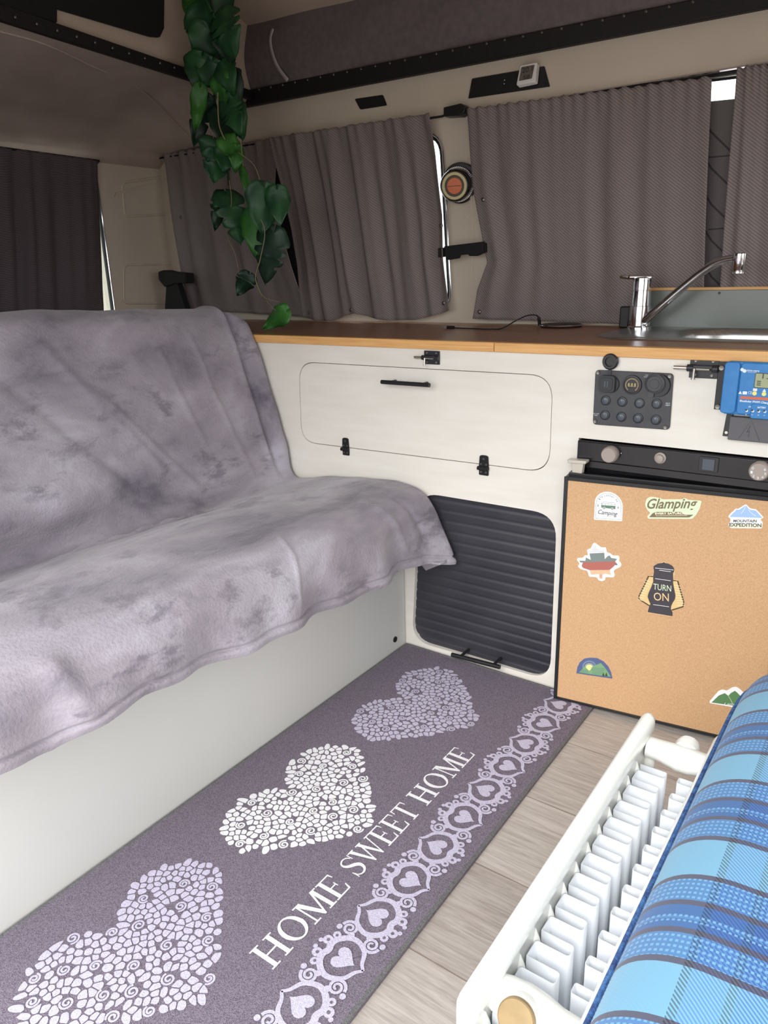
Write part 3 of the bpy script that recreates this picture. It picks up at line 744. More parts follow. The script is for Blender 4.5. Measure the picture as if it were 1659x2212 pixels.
mb = MB(M['black']); mb.tube([lay[0]+Vector((-0.012, -0.001, 0.001)), lay[0]+Vector((0.008, 0, 0.001))], 0.0042, seg=10); mb.build('plug', ch); mb = MB(M['black']); mb.tube([Vector((0.147, 0.415, 0.762)), Vector((0.146, 0.41, 0.782))], 0.0042, seg=10); mb.build('plug', ch)
mb = MB(M['zinc']); mb.box(lay[0]+Vector((-0.022, -0.004, -0.001)), lay[0]+Vector((-0.011, 0.003, 0.003))); mb.build('plug_tip', ch)

# ================================================================== FRIDGE
fr = empty('fridge', (0.665, 0.2, 0.0), 'small black-framed fridge with a tan hardboard door covered in stickers', 'fridge')
mb = MB(M['black']); mb.box((0.434, 0.024, 0.012), (0.915, 0.44, 0.575)); mb.build('body', fr, bevel=0.003)
SPL = Plane((0, -0.010, 0), (1, 0, 0), (0, 0, 1))
a = SPL.px((1246, 950)); b = SPL.px((1258, 992))
z1, z0 = a[1], b[1]-0.002
mb = MB(M['gblack']); mb.box((fr_x0+0.002, -0.010, z0), (0.915, 0.024, z1-0.001)); mb.box((fr_x0+0.02, -0.004, z0-0.016), (0.915, 0.02, z0))
cp = mb.build('control_strip', fr, bevel=0.002)
def knobr(pc, r, d, ticks, parent, nm):
    c = SPL.px(pc, 0.01); k = MB(M['knob']); P_ = SPL.at(c, 0)
    k.lathe(P_, SPL.n, [(r*1.0, 0), (r*1.0, d*.8), (r*.9, d)], seg=40)
    for i in range(40):
        an = 2*PI*i/40; q = P_+Vector((math.cos(an)*r, 0, math.sin(an)*r)); k.tube([q, q+SPL.n*d*.78], r*0.05, seg=5)
    if ticks:
        Q = Plane(P_+SPL.n*d, (1, 0, 0), (0, 0, 1))
        for i, t_ in enumerate('0123456'):
            an = math.radians(150+i*40); p = (math.cos(an)*r*.68, math.sin(an)*r*.68)
            text(k, Q, t_, (p[0]-r*.1, p[1]-r*.12), (p[0]+r*.1, p[1]-r*.12), r*.28, 0.0003, M['print'])
    return k.build(nm, parent)
knobr((1317, 982), 0.0150, 0.018, False, cp, 'knob'); knobr((1640, 1018), 0.0160, 0.016, True, cp, 'knob')
k = MB(M['knob']); c = SPL.px((1424, 991), 0.008); k.lathe(SPL.at(c), SPL.n, [(0.0105, 0), (0.0105, 0.003), (0.0075, 0.004), (0.0075, 0.011), (0.006, 0.012)], seg=28); k.build('push_button', cp)
k = MB(M['panel_d'], M['switch']); c = SPL.px((1531, 1003)); k.ext(SPL, rrect(c[0]-.0165, c[1]-.0135, c[0]+.0165, c[1]+.0135, .002), 0, 0.0022)
k.ext(SPL, rrect(c[0]-.0105, c[1]-.0105, c[0]+.0105, c[1]+.0105, .001), 0.0022, 0.0042, M['switch']); k.build('rocker_switch', cp, bevel=0.0006)
k = MB(M['print']); k.flat(SPL, circ(*SPL.px((1342, 979)), 0.0009, 8), 0.0004); k.build('indicator_mark', cp)

# door hung slightly ajar: left edge stands forward
D0 = Vector((0.425, -0.043, 0)); dirv = Vector((0.318, 0.0400, 0)).normalized()
DP = Plane(D0, dirv, (0, 0, 1))
ptl = DP.px((1217, 1028)); pbl = DP.px((1198, 1524)); ptr = DP.px((1659, 1070)); pbr = DP.px((1420, 1581))
print('door', ptl, pbl, ptr, pbr, DP.px((1655, 1440)), DP.px((1205, 1516)), DP.px((1226, 1034)), DP.px((1420, 1577)))
dz0 = (pbl[1]+pbr[1])/2; dz0 = max(dz0, 0.009); dz1 = ptl[1]; du0 = (ptl[0]+pbl[0])/2; bw = DP.px((1655, 1440))[0]
du1 = bw+0.012
mb = MB(M['black']); mb.ext(DP, rrect(du0, dz0, du1, dz1, 0.003, 3), -0.030, -0.0005)
# raised edge frame around the board
t_ = 0.0075
for q in ([(du0, dz0), (du0+t_, dz0), (du0+t_, dz1), (du0, dz1)], [(du1-t_, dz0), (du1, dz0), (du1, dz1), (du1-t_, dz1)], [(du0+t_, dz1-t_), (du1-t_, dz1-t_), (du1-t_, dz1), (du0+t_, dz1)], [(du0+t_, dz0), (du1-t_, dz0), (du1-t_, dz0+t_*.7), (du0+t_, dz0+t_*.7)]):
    mb.ext(DP, q, -0.0005, 0.0035)
door = mb.build('door', fr, bevel=0.0008)
mb = MB(M['gblack']); mb.ext(DP, [(du0+.006, dz1-.001), (du1, dz1-.001), (du1, dz1+.006), (du0+.006, dz1+.006)], -0.028, -0.008); mb.build('door_top_trim', door)
mb = MB(M['hard']); mb.ext(DP, [(du0+t_, dz0+t_*.7), (du1-t_, dz0+t_*.7), (du1-t_, dz1-t_), (du0+t_, dz1-t_)], -0.0004, 0.0012)
mb.build('board', door)['label'] = 'tan hardboard door facing'
BN = 0.0016
class Stk(MB):
    """sticker drawn in sight-line coordinates measured on the door board"""
    lv = 0
    def setview(s, x0, y0, sc_): s.q = (x0, y0, sc_)
    def P(s, p): return DP.px((s.q[0]+p[0]/s.q[2], s.q[1]+p[1]/s.q[2]), BN)
    def poly(s, pts, m, r=0):
        s.lv += 1; P_ = [s.P(p) for p in pts]
        if r: P_ = rpoly(P_, r)
        if s.lv == 1: s.ext(DP, P_, BN-0.0004, BN, m)
        else: s.flat(DP, P_, BN+0.00006*s.lv, m)
    def line(s, pts, w_, m):
        s.lv += 1; s.ribbon(DP, [s.P(p) for p in pts], w_, BN+0.00006*s.lv, m)
    def txt(s, t, a, b, h, m, **k):
        s.lv += 1; text(s, DP, t, s.P(a), s.P(b), h, BN+0.00006*s.lv, m, **k)
def cm(rgb): 
    k = 'print_%02x%02x%02x' % rgb
    if k not in M: M[k] = mat(k, rgb, 0.45)
    return M[k]
WH = cm((244, 244, 244)); GRN = cm((96, 128, 104)); OLV = cm((120, 104, 78)); MINT = cm((216, 232, 196)); SKY_ = cm((160, 190, 232)); CRM = cm((246, 240, 206)); CHR = cm((64, 60, 66)); DKG = cm((92, 96, 92))
GRY = cm((122, 132, 128)); RED = cm((176, 102, 90)); PCH = cm((236, 184, 148)); LGY = cm((214, 214, 214)); SLT = cm((96, 104, 124)); HIL = cm((122, 164, 116)); MTN = cm((92, 134, 88)); EDG = cm((196, 214, 222))
PIX = 0.00092
# 1 arch "I'd rather be Camping" (coordinates in the zoomed view 1220,1040 x3.779)
s = Stk(WH); s.setview(1220, 1040, 3.779)
arch = [(238, 312), (245, 170)]+[(358+115*math.cos(a), 192-108*math.sin(a)+ (0.12*115*math.cos(a))) for a in [PI*(1-i/14) for i in range(15)]]+[(468, 325)]
s.poly(arch, WH, 0.002)
ins = [(250, 300), (256, 185)]+[(358+102*math.cos(a), 195-96*math.sin(a)+12*math.cos(a)) for a in [PI*(1-i/14) for i in range(15)]]+[(459, 312), (250, 300)]
s.line(ins, 0.0006, GRN)
for i, ch_ in enumerate("I'drather be"):
    pass
tx = "I'd rather be"
for i, ch_ in enumerate(tx):
    if ch_ == ' ': continue
    an = math.radians(150-i*10.2); cx_, cy_ = 356+76*math.cos(an), 188-66*math.sin(an)+8*math.cos(an)
    tx_, ty_ = math.sin(an), math.cos(an)
    s.lv = 3; hw = 2.6 if ch_ in "'I" else 5.0
    s.txt(ch_, (cx_-tx_*hw, cy_-ty_*hw), (cx_+tx_*hw, cy_+ty_*hw), 0.0040 if ch_ in "Idthb" else 0.0038, CHR)
s.lv = 4
s.poly([(298, 178), (300, 170), (322, 164), (400, 170), (412, 184), (414, 224), (380, 228), (298, 214)], WH, 0.001)
s.poly([(298, 192), (413, 200), (414, 226), (298, 213)], GRN, 0.0005)
s.line([(300, 192), (300, 176), (318, 168), (402, 173), (412, 186), (413, 200)], 0.0006, GRN)
for x_ in (305, 330, 356, 382): s.line([(x_, 178+(x_-300)*.05), (x_, 192+(x_-300)*.06)], 0.0005, GRN)
s.line([(302, 179), (408, 186)], 0.0005, GRN)
for (x_, y_) in ((322, 216), (388, 222)):
    s.poly(circ(x_, y_, 11, 14), WH); s.poly(circ(x_, y_, 8.5, 14), CHR); s.poly(circ(x_, y_, 4, 10), WH)
for (x_, y_) in ((272, 196), (437, 212)): s.poly([(x_-5, y_+5), (x_, y_-14), (x_+5, y_+5)], GRN); s.line([(x_, y_+3), (x_, y_+10)], 0.0005, GRN)
s.txt('Camping', (272, 262), (430, 282), 0.0092, CHR, shear=0.35)
s.build('sticker', door, smooth=0)['label'] = "white arched sticker with a green van reading I'd rather be Camping"
# 2 Glamping
s = Stk(MINT); s.setview(1220, 1040, 3.779)
s.poly([(655, 190), (668, 140), (700, 124), (760, 132), (800, 146), (965, 146), (985, 134), (1005, 150), (1118, 158), (1100, 225), (1074, 270), (1040, 306), (680, 304), (672, 285), (700, 256), (672, 232)], MINT, 0.003)
s.poly([(688, 292), (716, 260), (745, 248), (955, 248), (975, 272), (1052, 272), (1016, 294)], OLV, 0.002)
for (b_, m_) in ((0.018, CHR), (0.0, None)):
    if m_: s.txt('Glamping', (670, 222), (1092, 216), 0.0200, MINT, bold=0.055, shear=0.42); s.txt('Glamping', (674, 221), (1086, 216), 0.0196, OLV, bold=0.018, shear=0.42)
s.txt('EVERY SATURDAY!', (738, 270), (1018, 268), 0.0042, CRM, bold=0.03)
s.line([(742, 280), (1000, 278)], 0.0006, CRM)
s.build('sticker', door, smooth=0)['label'] = 'mint and brown sticker reading Glamping every Saturday'
# 3 Mountain expedition
s = Stk(WH); s.setview(1220, 1040, 3.779)
s.poly([(1332, 288), (1352, 262), (1378, 240), (1392, 222), (1415, 224), (1478, 185), (1515, 222), (1560, 226), (1626, 296), (1600, 306), (1602, 320), (1616, 332), (1610, 384), (1350, 380), (1332, 350), (1352, 330), (1352, 302)], WH, 0.003)
s.poly([(1345, 290), (1372, 258), (1388, 248), (1400, 228), (1422, 232), (1478, 194), (1508, 230), (1535, 234), (1560, 238), (1614, 298)], SKY_, 0.0015)
s.line([(1478, 200), (1462, 232), (1440, 262)], 0.0006, WH); s.line([(1500, 232), (1522, 256), (1560, 284)], 0.0006, WH)
s.poly([(1340, 346), (1610, 352), (1604, 380), (1356, 376)], CRM, 0.002)
s.txt('MOUNTAIN', (1374, 332), (1570, 334), 0.0052, DKG, bold=0.025, shear=0.2)
s.txt('EXPEDITION', (1343, 366), (1606, 372), 0.0066, DKG, bold=0.035)
s.build('sticker', door, smooth=0)['label'] = 'sticker with blue mountains reading Mountain Expedition'
# 4 maple leaf
def leafpts(cx, cy, k):
    base = [(247, 515), (266, 548), (284, 566), (300, 560), (322, 552), (324, 584), (327, 632), (352, 606), (372, 604), (382, 622), (428, 632), (412, 656), (434, 682), (406, 694), (366, 728), (376, 764), (318, 758), (308, 762), (306, 794), (286, 790), (282, 758), (216, 762), (206, 724), (152, 706), (140, 690), (150, 664), (120, 646), (168, 644), (172, 618), (212, 640), (204, 590), (196, 562), (216, 568), (232, 540)]
    return [(cx+(x_-cx)*k, cy+(y_-cy)*k) for x_, y_ in base]
s = Stk(WH); s.setview(1220, 1040, 3.779)
outl = [(247, 500), (272, 520), (300, 540), (334, 536), (344, 580), (372, 586), (392, 606), (440, 604), (448, 630), (440, 650), (462, 668), (460, 694), (436, 706), (398, 726), (408, 770), (396, 784), (330, 780), (330, 806), (300, 815), (274, 806), (264, 782), (198, 778), (186, 730), (130, 716), (106, 694), (122, 668), (98, 642), (104, 626), (152, 622), (162, 602), (190, 604), (180, 556), (212, 548), (230, 506)]
s.poly(outl, WH, 0.003)
s.poly([(247, 515), (266, 548), (284, 566), (300, 562), (322, 556), (323, 580), (200, 586), (194, 564), (216, 568), (232, 540)], LGY)
s.poly([(202, 588), (323, 582), (326, 634), (352, 608), (366, 604), (380, 624), (428, 632), (412, 652), (128, 662), (118, 646), (168, 648), (172, 620), (212, 640)], GRY)
s.poly([(128, 662), (148, 662), (140, 690), (434, 682), (410, 652)], SLT)
s.poly([(148, 660), (412, 652), (420, 670), (400, 694), (366, 722), (204, 724), (150, 706), (138, 690)], RED)
s.poly([(204, 725), (368, 722), (376, 764), (330, 752), (308, 760), (282, 756), (214, 762)], PCH)
s.poly([(282, 756), (308, 758), (306, 794), (284, 790)], cm((222, 160, 138)))
s.build('sticker', door, smooth=0)['label'] = 'white edged maple leaf sticker in grey, red and peach bands'
# 5 lantern
s = Stk(CRM); s.setview(1220, 1040, 3.779)
body = [(724, 706), (726, 690), (760, 670), (800, 664), (808, 655), (816, 664), (850, 672), (880, 690), (896, 716), (890, 742), (884, 746), (886, 800), (884, 824), (892, 870), (904, 930), (900, 960), (880, 992), (868, 1020), (866, 1040), (880, 1066), (880, 1100), (676, 1066), (690, 1014), (700, 1000), (690, 980), (676, 940), (684, 910), (702, 870), (722, 820), (722, 770), (728, 735)]
s.poly([(685, 768), (722, 764), (724, 700), (808, 650), (900, 716), (890, 800), (925, 802), (980, 990), (970, 1024), (880, 1056), (884, 1106), (670, 1070), (688, 1018), (600, 968), (600, 930)], cm((222, 190, 134)), 0.002)
s.line([(720, 776), (684, 774), (606, 936), (606, 962), (694, 1016)], 0.0026, cm((74, 60, 44))); s.line([(886, 808), (922, 812), (972, 986), (966, 1022), (874, 1050)], 0.0026, cm((74, 60, 44)))
for i in range(9):
    t = i/8; x_ = 672-62*t; y_ = 812+160*t; s.lv = 4; s.line([(x_-14, y_-8), (x_+34-6*t, y_+10-10*t)], 0.0007, CRM)
    x_ = 932+32*t; y_ = 850+160*t; s.line([(x_+14, y_+4), (x_-40-4*t, y_-4+4*t)], 0.0007, CRM)
s.poly(body, CHR, 0.001)
for (a_, b_) in (((738, 706), (888, 722)), ((772, 724), (866, 736)), ((738, 792), (866, 810)), ((722, 1004), (852, 1022))): s.line([a_, b_], 0.0009, WH)
s.txt('TURN', (722, 880), (868, 898), 0.0130, MINT, bold=0.0, space=1.0)
s.txt('ON', (728, 968), (850, 978), 0.0170, cm((240, 200, 150)), bold=0.0)
s.build('sticker', door, smooth=0)['label'] = 'black lantern sticker reading Turn On in the middle of the door'
# 6 half-round hills (view 1180,1000 x3.463)
s = Stk(SLT); s.setview(1180, 1000, 3.463)
dome = [(226, 1570), (232, 1530), (250, 1492), (285, 1464), (330, 1457), (380, 1460), (430, 1486), (465, 1524), (485, 1565), (494, 1612)]
s.poly(dome, cm((86, 98, 138)))
s.poly(circ(322, 1524, 52, 24, 46), cm((120, 138, 168))); s.poly(circ(322, 1526, 42, 24, 38), cm((86, 98, 138))); s.poly(circ(322, 1528, 36, 24, 32), cm((150, 160, 150))); s.poly(circ(322, 1530, 26, 20, 22), cm((240, 226, 150)))
s.poly([(242, 1568), (264, 1546), (288, 1520), (314, 1548), (330, 1580)], HIL, 0.001)
s.poly([(320, 1560), (350, 1520), (408, 1496), (430, 1520), (450, 1545), (484, 1600), (330, 1580)], HIL, 0.001)
for i in range(5): s.line([(352+i*4-20, 1530+i*11), (440-6*i, 1538+i*10)], 0.0007, cm((86, 98, 138)))
for i in range(3): s.line([(262-8*i, 1546+i*9), (318-4*i, 1552+i*9)], 0.0006, cm((86, 98, 138)))
s.poly([(228, 1566), (492, 1600), (494, 1612), (226, 1572)], cm((86, 98, 138)))
for x_ in (428, 450): s.poly([(x_-10, 1592), (x_, 1564), (x_+10, 1594)], cm((60, 74, 62)))
s.build('sticker', door, smooth=0)['label'] = 'half round sticker of green hills and a rising sun'
# 7 snowy mountain
s = Stk(WH); s.setview(1180, 1000, 3.463)
s.poly([(1220, 1796), (1224, 1780), (1290, 1704), (1318, 1694), (1350, 1704), (1392, 1678), (1420, 1674), (1450, 1692), (1530, 1770), (1560, 1836), (1400, 1828)], WH, 0.003)
s.poly([(1236, 1792), (1290, 1740), (1310, 1732), (1336, 1722), (1362, 1742), (1380, 1722), (1412, 1704), (1432, 1722), (1470, 1760), (1536, 1824), (1400, 1816)], MTN, 0.0008)
s.line([(1362, 1742), (1378, 1768), (1394, 1800)], 0.0006, CRM)
s.txt("I am going", (1330, 1806), (1520, 1820), 0.0042, WH, shear=0.3)
s.build('sticker', door, smooth=0)['label'] = 'green mountain sticker with white snowy peaks near the cushion'
# clear clip that keeps the door ajar
mb = MB(M['clear']); KP = Plane((0, -0.020, 0), (1, 0, 0), (0, 0, 1))
q = [KP.px(p) for p in [(1238, 996), (1264, 998), (1260, 1024), (1240, 1024)]]; mb.ext(KP, q, -0.004, 0.010)
q = [KP.px(p) for p in [(1230, 990), (1272, 993), (1270, 1000), (1232, 997)]]; mb.ext(KP, q, -0.006, 0.014)
tag(mb.build('door_clip', bevel=0.0015), 'clear plastic clip holding the fridge door ajar at its top left corner', 'clip')

# ================================================================== SWITCH PANEL
swp = empty('switch_panel', (0.52, -0.0, 0.66), 'charcoal panel with two sockets, voltmeter and eight round switches', 'switch panel')
PP = [CF.px(p, 0.004) for p in [(1286, 799), (1455, 807), (1446, 929), (1280, 917)]]
mb = MB(M['panel']); mb.ext(CF, rpoly(PP, 0.008), 0.0002, 0.004); swb = mb.build('plate', swp, bevel=0.001)
SV = (1260, 740, 4.158)
def sv(p, n=0.004): return CF.px((SV[0]+p[0]/SV[2], SV[1]+p[1]/SV[2]), n)
for i, p in enumerate([(202, 520), (350, 532), (505, 545), (660, 550), (195, 652), (342, 668), (492, 680), (652, 694)]):
    c = sv(p); k = MB(M['panel_d'], M['switch']); P_ = CF.at(c, 0.004); R_ = 0.0096
    k.lathe(P_, CF.n, [(R_*1.0, 0), (R_*.95, 0.002), (R_*.72, 0.0026), (R_*.72, 0.0012)], M['panel_d'], seg=28)
    k.lathe(P_, CF.n, [(R_*.70, 0.001), (R_*.70, 0.0044 if i != 2 else 0.0028), (R_*.5, 0.0052 if i != 2 else 0.0032)], M['switch'], seg=28)
    k.flat(CF, circ(c[0], c[1]+R_*.35, 0.0005, 8), 0.0096 if i != 2 else 0.0076, M['print'])
    k.build('rocker_button', swp)
c = sv((440, 380)); k = MB(M['panel_d'], M['gold']); k.lathe(CF.at(c, 0.004), CF.n, [(0.0182, 0), (0.0175, 0.003), (0.0150, 0.0032), (0.0145, 0.0018), (0.001, 0.0019)], M['panel_d'], seg=40)
for i in range(26):
    an = math.radians(-50+i*280/25); r0 = 0.0104; r1 = 0.0126
    k.ribbon(CF, [(c[0]+r0*math.cos(an), c[1]+r0*math.sin(an)), (c[0]+r1*math.cos(an), c[1]+r1*math.sin(an))], 0.0009, 0.0064, M['gold'])
text(k, CF, '8.8.8', (c[0]-.0075, c[1]-.003), (c[0]+.0075, c[1]-.003), 0.0068, 0.0064, M['gold'])
k.build('voltmeter', swp)
c = sv((215, 370), 0.010); k = MB(M['panel_d'], M['switch']); q = CF.at(c, 0.004)
k.lathe(CF.at((c[0]+.005, c[1]-.001), 0.004), CF.n, [(0.0165, 0), (0.016, 0.004)], M['panel_d'], seg=32)
k.ext(CF, rrect(c[0]-.0155, c[1]-.0155, c[0]+.0155, c[1]+.0155, .007), 0.005, 0.014); k.ext(CF, rrect(c[0]-.0115, c[1]-.0115, c[0]+.0115, c[1]+.0115, .005), 0.014, 0.0152)
k.ext(CF, rrect(c[0]-.0045, c[1]-.006, c[0]-.001, c[1]+.006, .0005), 0.0152, 0.0158, M['switch']); k.ext(CF, rrect(c[0]+.0008, c[1]-.006, c[0]+.0035, c[1]+.006, .0005), 0.0152, 0.0158, M['switch'])
k.build('usb_socket', swp, bevel=0.0008)
c = sv((240, 172), 0.008); k = MB(M['panel_d']); k.lathe(CF.at(c, 0.003), CF.n, [(0.0148, 0), (0.0152, 0.004), (0.0128, 0.007), (0.0092, 0.007), (0.0085, 0.003), (0.006, 0.003)], seg=36)
k.ext(CF, [(c[0]-.003, c[1]-.030), (c[0]+.003, c[1]-.030), (c[0]+.003, c[1]-.012), (c[0]-.003, c[1]-.012)], 0.004, 0.006); k.build('socket_cap', swp)
c = sv((655, 375), 0.008); k = MB(M['panel_d']); k.lathe(CF.at((c[0]+.004, c[1]-.002), 0.004), CF.n, [(0.021, 0), (0.020, 0.005)], seg=36)
k.lathe(CF.at((c[0]-.002, c[1]+.001), 0.008), CF.n, [(0.0178, 0), (0.018, 0.004), (0.014, 0.006), (0.0135, 0.0052), (0.009, 0.0052), (0.0085, 0.006)], M['panel'], seg=36)
k.ext(CF, rrect(c[0]-.012, c[1]-.024, c[0]-.002, c[1]-.012, .003), 0.009, 0.0125, M['panel']); k.build('lighter_socket', swp)
for grp in ((('SPOT', (742, 550), (782, 552), .0024), ('LIGHT', (740, 566), (782, 569), .0024)), (('FRESH WATER', (88, 640), (144, 644), .0020), ('PUMP', (102, 656), (130, 658), .0020)), (('12V', (560, 296), (586, 298), .0020), ('SOCKET', (546, 312), (594, 314), .0020))):
    k = MB(M['print'])
    for (t_, a_, b_, h_) in grp: text(k, CF, t_, sv(a_), sv(b_), h_, 0.0056, None)
    k.build('lettering', swb, smooth=0)
for p in [(135, 270), (778, 302), (108, 706), (738, 760)]:
    k = MB(M['screw']); k.lathe(CF.at(sv(p), 0.004), CF.n, [(0.0040, 0), (0.0034, 0.0014), (0.0014, 0.0010)], seg=16); k.build('screw', swp)

# ================================================================== CHARGE CONTROLLER
cc = empty('charge_controller', (0.74, 0, 0.67), 'blue solar charge controller with a display, screwed beside the slide bolt', 'controller')
CV = (1480, 740, 9.268)
def cv(p, n=0.02): return CF.px((CV[0]+p[0]/CV[2], CV[1]+p[1]/CV[2]), n)
T0 = 0.020
def ztopc(x): return 0
tl = cv((800, 400), T0); bl = cv((700, 1400), T0)
x0 = (tl[0]+bl[0])/2; x1 = x0+0.135; zt = cv((900, 380), T0)[1]; zb = cv((900, 1440), T0)[1]
mb = MB(M['blue']); mb.ext(CF, rrect(x0, zb, x1, zt, 0.008), 0.002, T0-0.003); mb.ext(CF, rrect(x0, zb+.002, x0+.024, zt-.0005, 0.006), T0-0.003, T0+0.003)
mb.ext(CF, rrect(x0+.0255, zb+.002, x1-.026, zt-.001, 0.006), T0-0.003, T0)
mb.ext(CF, rrect(x0+.048, zb-.004, x1-.026, zb+.022, 0.004), T0-0.003, T0+0.001)
cb = mb.build('housing', cc, bevel=0.0015)
mb = MB(M['black']); mb.box((x0-.014, -0.003, zb+.004), (x0+.01, -0.0002, zt-.003)); mb.build('mount_flange', cc, bevel=0.0006)
for p in [(730, 508), (650, 1282)]:
    k = MB(M['screw']); k.lathe(CF.at(cv(p, 0.004), 0.003), CF.n, [(0.0048, 0), (0.0042, 0.002), (0.0014, 0.0014)], seg=18); k.build('screw', cc)
L_ = T0+0.0004
k = MB(M['lcdd'], M['lcd']); a = cv((1385, 905), L_); b = cv((1410, 605), L_); k.ext(CF, rrect(a[0]-.001, a[1], a[0]+.052, b[1], .002), T0-.001, T0+.0005, M['lcdd']); k.ext(CF, rrect(a[0], a[1]+.001, a[0]+.051, b[1]-.001, .0015), T0, T0+.001, M['lcd'])
text(k, CF, '13.4', cv((1545, 720)), (cv((1545, 720))[0]+.026, cv((1545, 720))[1]-.0005), 0.0095, T0+.0013, M['lcdd'])
c = cv((1460, 855)); 
for i in range(3): k.ext(CF, [(c[0]-.002, c[1]+i*.003), (c[0]+.004, c[1]+i*.003), (c[0]+.004, c[1]+i*.003+.0015), (c[0]-.002, c[1]+i*.003+.0015)], T0+.001, T0+.0013, M['lcdd'])
k.ext(CF, [(c[0]+.016, c[1]), (c[0]+.030, c[1]), (c[0]+.030, c[1]+.008), (c[0]+.016, c[1]+.008)], T0+.001, T0+.0013, M['lcdd'])
k.build('display', cc, smooth=0)
k = MB(M['print'], M['orange'], M['yel'])
c = cv((1165, 555), L_); k.flat(CF, circ(c[0]-.002, c[1]+.001, .0028, 14), L_, None); k.flat(CF, circ(c[0]+.002, c[1]-.001, .0030, 14), L_+.0001, None); 
text(k, CF, 'victron energy', cv((1225, 572), L_), cv((1485, 588), L_), 0.0034, L_, None, bold=0.02); text(k, CF, 'BLUE POWER', cv((1262, 600), L_), cv((1430, 612), L_), 0.0012, L_, None)
def tri(c, r): return [(c[0]-r, c[1]-r*.7), (c[0]+r, c[1]-r*.7), (c[0], c[1]+r)]
k.flat(CF, tri(cv((1102, 1005), L_), .0030), L_); k.flat(CF, tri(cv((1585, 962), L_), .0030), L_)
c = cv((1195, 1008), L_); k.flat(CF, rrect(c[0]-.0035, c[1]-.0026, c[0]+.0035, c[1]+.0026, .0012), L_); text(k, CF, 'CE', cv((1258, 1028), L_), cv((1335, 1034), L_), 0.0048, L_, None)
c = cv((1400, 945), L_); k.flat(CF, rrect(c[0]-.0032, c[1]-.0022, c[0]+.0032, c[1]+.0022, .0004), L_)
for p in ((1390, 1018), (1578, 1030)):
    kb = MB(M['yel']); kb.lathe(CF.at(cv(p, L_), T0), CF.n, [(0.0036, 0), (0.0034, 0.0012)], M['yel'], seg=20); kb.build('button', cb)
a = cv((1095, 1100), L_); k.flat(CF, [(a[0], a[1]-.002), (a[0]+.074, a[1]-.002), (a[0]+.074, a[1]+.0026), (a[0]+.0015, a[1]+.0026)], L_, M['orange'])
a = cv((1090, 1182), L_); text(k, CF, 'BlueSolar PWM Charge Controller', a, (a[0]+.071, a[1]-.001), 0.0034, L_, None, bold=0.03)
L2 = T0+.0014
text(k, CF, 'PV', cv((1270, 1302), L2), cv((1320, 1306), L2), 0.0028, L2, None, bold=.03); text(k, CF, 'BATTERY', cv((1450, 1312), L2), cv((1615, 1322), L2), 0.0028, L2, None, bold=.03)
for i, x_ in enumerate((1225, 1348, 1470, 1590, 1710, 1830)):
    c = cv((x_, 1360+i*6), L2); k.flat(CF, circ(c[0]+.0006, c[1]-.0004, .0022, 12), L2); k.flat(CF, circ(c[0]-.0004, c[1]+.0008, .0018, 12), L2+.0001, M['lcdd'])
    c = cv((x_-6, 1440+i*6), L2); k.flat(CF, [(c[0]-.0012, c[1]-.0003), (c[0]+.0012, c[1]-.0003), (c[0]+.0012, c[1]+.0003), (c[0]-.0012, c[1]+.0003)], L2)
    if i % 2 == 0: k.flat(CF, [(c[0]-.0003, c[1]-.0012), (c[0]+.0003, c[1]-.0012), (c[0]+.0003, c[1]+.0012), (c[0]-.0003, c[1]+.0012)], L2)
k.build('print', cb, smooth=0)
# fuse cover below
fc = empty('fuse_cover', (0.76, 0, 0.6), 'dark grey terminal cover with an embossed hazard triangle below the blue controller', 'cover')
a = cv((890, 1475), .012); b = cv((860, 1940), .012)
mb = MB(M['fuse']); mb.ext(CF, rrect((a[0]+b[0])/2, b[1], x1, a[1], .002), 0.0002, 0.014); o = mb.build('lid', fc, bevel=0.0012)
k = MB(M['panel_d']); T_ = [cv(p, .0142) for p in [(1070, 1920), (1325, 1555), (1490, 1975)]]; k.ribbon(CF, T_, .0007, .0143); k.ribbon(CF, [cv((1310, 1660), .0142), cv((1235, 1800), .0142), cv((1290, 1760), .0142), cv((1265, 1900), .0142)], .0008, .0143); k.build('hazard_mark', o, smooth=0)
mb = MB(M['panel_d']); a2 = cv((745, 1870), .004); mb.ext(CF, [(a2[0], a2[1]), (a[0]+.004, a2[1]), (a[0]+.004, a[1]+.004), (a2[0]+.003, a[1]+.004)], 0.0002, 0.004); mb.build('flange', fc, bevel=.0006)
k = MB(M['zinc']); k.lathe(CF.at(cv((825, 1800), .004), .004), CF.n, [(0.0030, 0), (0.0026, 0.0012)], seg=14); k.build('screw', fc)
# spare screw hole in the bed panel

# ================================================================== BED SEAT AND THROW
sofa = empty('bench_seat', (-0.3, -0.6, 0), 'bench seat with a plain white front panel under a grey throw', 'seat')
mb = MB(M['base']); mb.box((-0.62, -1.205, 0.0), (0.0, -0.004, 0.335)); o = mb.build('base', sofa, bevel=0.0015)
k = MB(M['matt']); BX = Plane((0, 0, 0), (0, 1, 0), (0, 0, 1)); c = BX.px((853, 1381)); k.lathe(BX.at(c, 0), (1, 0, 0), [(0.0075, 0), (0.0075, 0.002), (0.0045, 0.0028), (0.004, 0.001)], seg=20); k.build('plug_cap', o)
mb = MB(M['canvas']); mb.box((-0.56, -1.2, 0.337), (0.02, -0.03, 0.368)); mb.build('seat_cushion', sofa, bevel=0.012, seg=3)
mb = MB(M['canvas']); mb.ext(Plane((0, -1.2, 0), (1, 0, 0), (0, 0, 1)), [(-0.61, 0.38), (-0.47, 0.38), (-0.555, 0.775), (-0.625, 0.775)], -1.14, 0.0); mb.build('backrest', sofa, bevel=0.02, seg=3)

